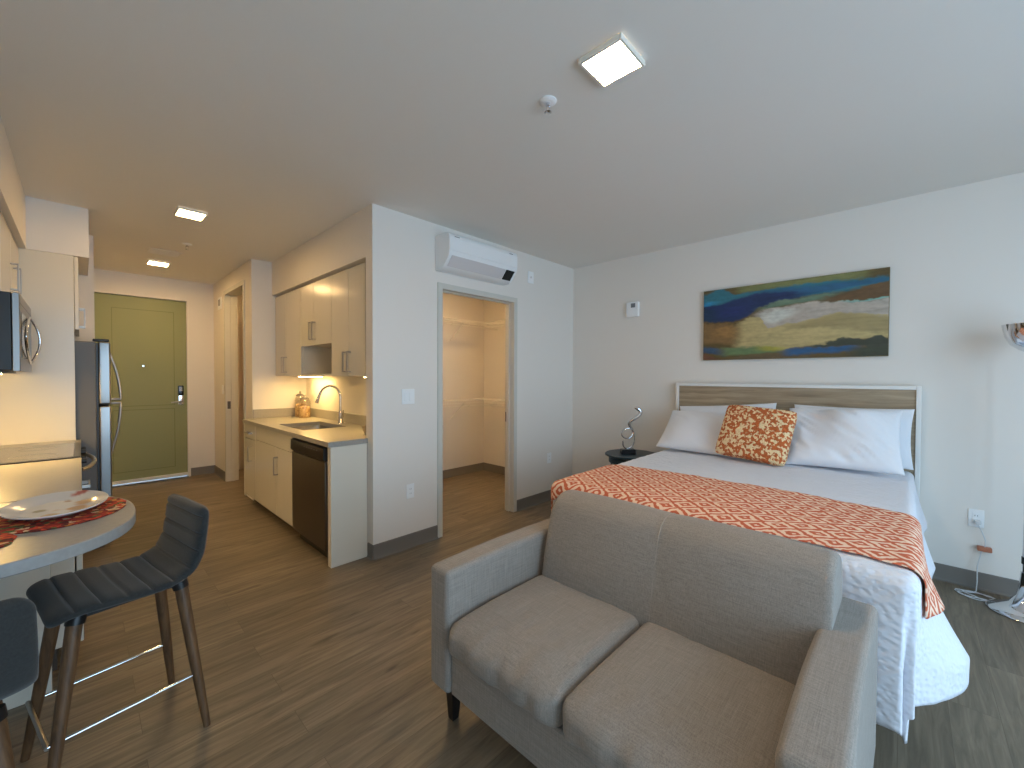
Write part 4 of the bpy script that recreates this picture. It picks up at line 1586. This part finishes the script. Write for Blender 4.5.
def pillow(name, m_, Wd, Hd, T, loc, theta, roll, label, cat, group=None, pinch=0.05, seed=0, wr=0.012, zrot=0, power=0.40, rnd=0.0):
    mb = MB()
    n = 46
    sides = []
    for sg in (1, -1):
        def f(a, b, sg=sg):
            u, v = 2 * a - 1, 2 * b - 1
            u = u * (1.5 - 0.5 * u * u) if False else sin(u * pi / 2)
            v = sin(v * pi / 2)
            x = Wd / 2 * u * (1 - pinch * (1 - v * v)) * (1 - rnd * v ** 8)
            y = Hd / 2 * v * (1 - pinch * (1 - u * u)) * (1 - rnd * u ** 8)
            k = max(0.0, (1 - u * u) * (1 - v * v))
            z = sg * T / 2 * k ** power
            q = Vector((x * 6, y * 6, seed + sg))
            z += wr * 0.5 * noise.noise(q * 0.6) * min(1, k * 3)
            st = Vector(((x * 0.75 - y * 0.66) * 3.2 + seed, (x * 0.66 + y * 0.75) * 17, seed * 2 + sg))
            z += wr * 0.9 * (0.5 - abs(noise.noise(st))) * min(1, k * 2.2) * (0.5 + 0.5 * noise.noise(q * 0.8 + Vector((9, 2, 1))))
            z -= 0.10 * T * max(0, -v) * (sg > 0) * 0
            return (x, y, z)
        sides.append(mb.grid(f, n, n))
    bmesh.ops.remove_doubles(mb.bm, verts=mb.bm.verts, dist=1e-5)
    o = mb.build(name, m_, smooth=80, keep=True)
    th = radians(theta)
    X = Vector((0, -1, 0))
    Y = Vector((cos(th), 0, sin(th)))
    Z = X.cross(Y)
    base = Matrix((X, Y, Z)).transposed()
    rot = Matrix.Rotation(radians(zrot), 3, 'Z') @ base @ Matrix.Rotation(radians(roll), 3, 'Z')
    o.matrix_world = Matrix.Translation(loc) @ rot.to_4x4()
    return tag(o, label, cat, group)


G = 'white bed pillows'
pillow('pillow', 'cotton', 0.80, 0.39, 0.12, (3.948, 1.165, 0.968), 74, 5, 'thin white pillow against the headboard, behind the tilted pillow on the nightstand side', 'pillow', G, seed=3)
pillow('pillow', 'cotton', 0.70, 0.42, 0.12, (3.955, 0.31, 0.978), 77, 0, 'white pillow on the floor lamp side mostly hidden behind a plump one', 'pillow', G, seed=9)
pillow('pillow', 'cotton', 0.69, 0.45, 0.16, (3.715, 1.265, 0.928), 42, -1, 'white pillow slumped low beside the nightstand end of the bed', 'pillow', G, seed=14, wr=0.04)
pillow('pillow', 'cotton', 0.65, 0.49, 0.19, (3.725, 0.335, 0.972), 53, 2, 'plump creased white pillow filling the floor lamp side of the bed', 'pillow', G, seed=21, wr=0.12, pinch=0.06)
pillow('throw_pillow', 'knit', 0.49, 0.43, 0.17, (3.535, 0.832, 0.974), 62, -4, 'orange and cream knitted square cushion leaning on the white pillows', 'throw pillow', None, pinch=0.03, seed=30, wr=0.006, zrot=-4, power=0.28, rnd=0.045)

# nightstand
nx, ny = 3.83, 1.995
t = thing('nightstand', 'dark teal round nightstand beside the bed', 'nightstand', (nx, ny, 0))
MB().lathe(nx, ny, [(0, 0.606), (0.250, 0.606), (0.262, 0.614), (0.262, 0.624), (0.255, 0.630), (0, 0.630)], 56, cap=False).build('tabletop', 'teal', t, smooth=40)
MB().lathe(nx, ny, [(0.215, 0.605), (0.225, 0.598), (0.225, 0.545), (0.215, 0.535), (0.205, 0.535), (0.205, 0.605)], 56, cap=False).build('apron', 'teal', t, smooth=40)
for k in range(4):
    a = radians(45 + 90 * k)
    px, py = nx + 0.19 * cos(a), ny + 0.19 * sin(a)
    MB().tube([(px, py, 0.56), (px, py, 0.3), (px + 0.01 * cos(a), py + 0.01 * sin(a), 0)], [0.022, 0.017, 0.013], 12).build('leg', 'teal', t, smooth=40)
MB().lathe(nx, ny, [(0, 0.20), (0.19, 0.20), (0.19, 0.215), (0, 0.215)], 40, cap=False).build('lower_shelf', 'teal', t, smooth=40)

# sculpture
bx, by, bz = 3.79, 2.015, 0.6305
t = thing('sculpture', 'looped chrome ribbon sculpture on a black block', 'sculpture', (bx, by, bz))
ex = Vector((0.70, -0.714, 0))
q = []
for c in ((-1, -1), (1, -1), (1, 1), (-1, 1)):
    q.append(Vector((bx, by, 0)) + ex * 0.068 * c[0] + Vector((0.714, 0.70, 0)) * 0.04 * c[1])
MB().loft([[(p.x, p.y, bz) for p in q], [(p.x, p.y, bz + 0.046) for p in q]]).build('plinth', 'stone', t, bevel=0.003)
raw = [(235, 470), (240, 515), (262, 545), (290, 552), (325, 535), (350, 500), (358, 460), (352, 410), (338, 365), (310, 340), (275, 338), (238, 352), (218, 385), (226, 415), (250, 437), (290, 447), (325, 428), (342, 390),
       (335, 350), (312, 318), (300, 290), (312, 262), (345, 240), (382, 215), (408, 182), (404, 152), (380, 132), (350, 120)]
P3 = []
for i, (a, b) in enumerate(raw):
    u = (a - 288) / 10.24 / 101.0
    zz = bz + 0.046 + (555 - b) / 10.24 / 101.0
    dep = 0.018 * sin(i * 0.45)
    P3.append(Vector((bx, by, 0)) + ex * u + Vector((0.714, 0.70, 0)) * dep + Vector((0, 0, zz)))
sp = []
for i in range(len(P3) - 1):
    p0, p1, p2, p3 = [P3[max(0, min(len(P3) - 1, i + k))] for k in (-1, 0, 1, 2)]
    for k in range(5):
        u = k / 5
        sp.append(0.5 * (2 * p1 + (p2 - p0) * u + (2 * p0 - 5 * p1 + 4 * p2 - p3) * u * u + (3 * p1 - p0 - 3 * p2 + p3) * u ** 3))
sp.append(P3[-1])
nn_ = len(sp)
MB().tube(sp, [0.0065 + 0.016 * max(0, (i / nn_ - 0.55) / 0.45) ** 0.8 * (1 if i < nn_ - 6 else (nn_ - i) / 6) for i in range(nn_)], 10).build('ribbon', 'chrome', t, smooth=60)

# ================================================================== SOFA
t = thing('sofa', 'grey linen two-seat sofa at the foot of the bed', 'sofa', (1.4, 0.725, 0))


def arm_def(p, q):
    return Vector((p.x, p.y + 0.004 * sin(p.x * 6), p.z + 0.006 * (1 - q.x * q.x) * max(0, q.z)))


for y0, y1 in ((1.268, 1.388), (0.062, 0.188)):
    MB().rbox(0.968, 1.835, y0, y1, 0.158, 0.642, 0.022, 8, arm_def).build('armrest', 'sofa', t, smooth=60)
MB().rbox(0.985, 1.82, 0.186, 1.270, 0.158, 0.335, 0.012, 6).build('frame', 'sofa', t, smooth=60)


def seat_def(sd):
    def f(p, q):
        d = Vector(p)
        cx_ = (1 - q.x ** 4) * (1 - q.y ** 4)
        if q.z > 0:
            d.z += (0.016 * cx_ - 0.012 * max(0, -q.x) ** 3) * q.z
            d.z += (0.003 + 0.006 * max(0, -q.x)) * noise.noise(Vector((p.x * 5, p.y * 20, sd))) * q.z
        if q.x < -0.5:
            k = (-q.x - 0.5) * 2
            d.x -= 0.020 * (1 - q.z * q.z) * k * (1 - q.y ** 6)
            d.x += 0.011 * noise.noise(Vector((p.y * 24, p.z * 4, sd))) * k
            d.z += 0.006 * noise.noise(Vector((p.y * 20, p.z * 3 + 2, sd))) * k
        return d
    return f


for y0, y1, sd in ((0.733, 1.2665, 3.0), (0.190, 0.729, 8.0)):
    MB().rbox(0.962, 1.53, y0, y1, 0.328, 0.462, 0.04, 22, seat_def(sd)).build('seat_cushion', 'sofa', t, smooth=70)

# backrest: lofted profile along y with rounded ends
prof = [(1.478, 0.36), (1.492, 0.46), (1.515, 0.58), (1.543, 0.69), (1.568, 0.775), (1.595, 0.810), (1.632, 0.830), (1.675, 0.836), (1.72, 0.830), (1.762, 0.810),
        (1.790, 0.775), (1.806, 0.69), (1.818, 0.50), (1.825, 0.30), (1.825, 0.165), (1.55, 0.165), (1.50, 0.30)]
cx_, cz_ = 1.665, 0.50
rings = []
Y0, Y1 = 0.150, 1.236
NR = 64
for i in range(NR + 1):
    a = i / NR
    y = Y0 + (Y1 - Y0) * (0.5 - 0.5 * cos(pi * a))
    e = min(y - Y0, Y1 - y)
    k = 1.0
    er = 0.03
    if e < er:
        k = 1 - 0.055 * (1 - sqrt(max(0, 1 - ((er - e) / er) ** 2)))
    seam = exp(-((y - 0.70) / 0.006) ** 2)
    puff = 0.010 * sin(pi * min(1, max(0, (y - Y0) / (0.70 - Y0)))) if y < 0.70 else 0.010 * sin(pi * min(1, (y - 0.70) / (Y1 - 0.70)))
    ring = []
    for (x, z) in prof:
        dx, dz = (x - cx_), (z - cz_)
        xx, zz = cx_ + dx * k, cz_ + dz * k
        if z > 0.40 and x < 1.60:
            xx += 0.006 * seam - puff
        if z > 0.8:
            zz -= 0.004 * seam - puff * 0.6
        ring.append((xx, y, zz))
    rings.append(ring)
bk = MB().loft(rings).build('backrest', 'sofa', t, smooth=70)
sd = bk.modifiers.new('round', 'SUBSURF')
sd.levels = 1
sd.render_levels = 2
pts = [(x - 0.0005, 0.70, z + (0.001 if z > 0.82 else 0)) for x, z in prof[1:10]]
MB().tube([(x + (0.004 if z < 0.8 else 0.0) - 0.001, y, z - (0.003 if z > 0.825 else 0.0)) for x, y, z in pts], 0.0022, 6).build('seam', 'piping', bk, smooth=60)
for x in (1.045, 1.78):
    for y in (0.125, 1.325):
        MB().loft([[(x + a * 0.016, y + b * 0.016, 0) for a, b in ((-1, -1), (1, -1), (1, 1), (-1, 1))], [(x + a * 0.026, y + b * 0.026, 0.160) for a, b in ((-1, -1), (1, -1), (1, 1), (-1, 1))]]).build('leg', 'blackwood', t, bevel=0.003)

# ================================================================== FLOOR LAMP AND CORD
lx, ly = 3.86, -0.525
t = thing('floor_lamp', 'chrome torchiere floor lamp beside the bed, cut by the frame edge', 'floor lamp', (lx, ly, 0))
MB().lathe(lx, ly, [(0, 0.0), (0.150, 0.0), (0.155, 0.006), (0.150, 0.014), (0.110, 0.030), (0.065, 0.060), (0.038, 0.11), (0.026, 0.18), (0.022, 0.25), (0.0, 0.25)], 48, cap=False).build('base', 'chrome', t, smooth=50)
MB().cyl((lx, ly, 0.249), (lx, ly, 1.56), 0.016, n=20).build('pole', 'chrome', t, smooth=40)
MB().cyl((lx, ly, 0.30), (lx, ly, 0.34), 0.020, n=20).build('collar', 'black', t, smooth=40)
MB().lathe(lx, ly, [(0.018, 1.55), (0.05, 1.568), (0.085, 1.60), (0.108, 1.65), (0.120, 1.72), (0.117, 1.72), (0.104, 1.655), (0.08, 1.61), (0.045, 1.58), (0.01, 1.575)], 48).build('bowl_shade', 'chrome', t, smooth=60)
MB().lathe(lx, ly, [(0.012, 1.576), (0.02, 1.60), (0.028, 1.64), (0.02, 1.67), (0.004, 1.68)], 20).build('bulb', 'plastic', t, smooth=60)

t = thing('power_cord', 'clear cord hanging from the bed-side outlet and coiled on the floor', 'cord', (4.08, -0.36, 0))
MB().rbox(XW - 0.045, XW - 0.0098, -0.365, -0.335, 0.435, 0.462, 0.006, 2).build('plug', 'cable', t, smooth=50, label='pale plug')
MB().rbox(XW - 0.040, XW - 0.004, -0.415, -0.350, 0.262, 0.292, 0.006, 2).build('adapter', 'adapter', t, smooth=50, label='orange-brown adapter block')
pts = [(XW - 0.03, -0.35, 0.436), (XW - 0.03, -0.366, 0.40), (XW - 0.028, -0.384, 0.34), (XW - 0.025, -0.384, 0.292)]
MB().tube(pts, 0.0028, 8).build('cable', 'cable', t, smooth=60)
pts = [(XW - 0.025, -0.37, 0.262), (XW - 0.03, -0.352, 0.16), (XW - 0.04, -0.352, 0.06), (XW - 0.08, -0.345, 0.006)]
for k in range(60):
    a = 2 * pi * k / 22
    rr = 0.085 + 0.02 * sin(k * 0.7)
    pts.append((3.955 + 0.55 * rr * cos(a), -0.325 + rr * 1.0 * sin(a) - 0.001 * k, 0.0045 + 0.003 * (k // 22) + 0.001 * sin(k)))
pts += [(3.93, -0.40, 0.0045), (3.90, -0.44, 0.006), (lx + 0.005, ly + 0.140, 0.014)]
MB().tube(pts, 0.0030, 8).build('cable', 'cable', t, smooth=60)
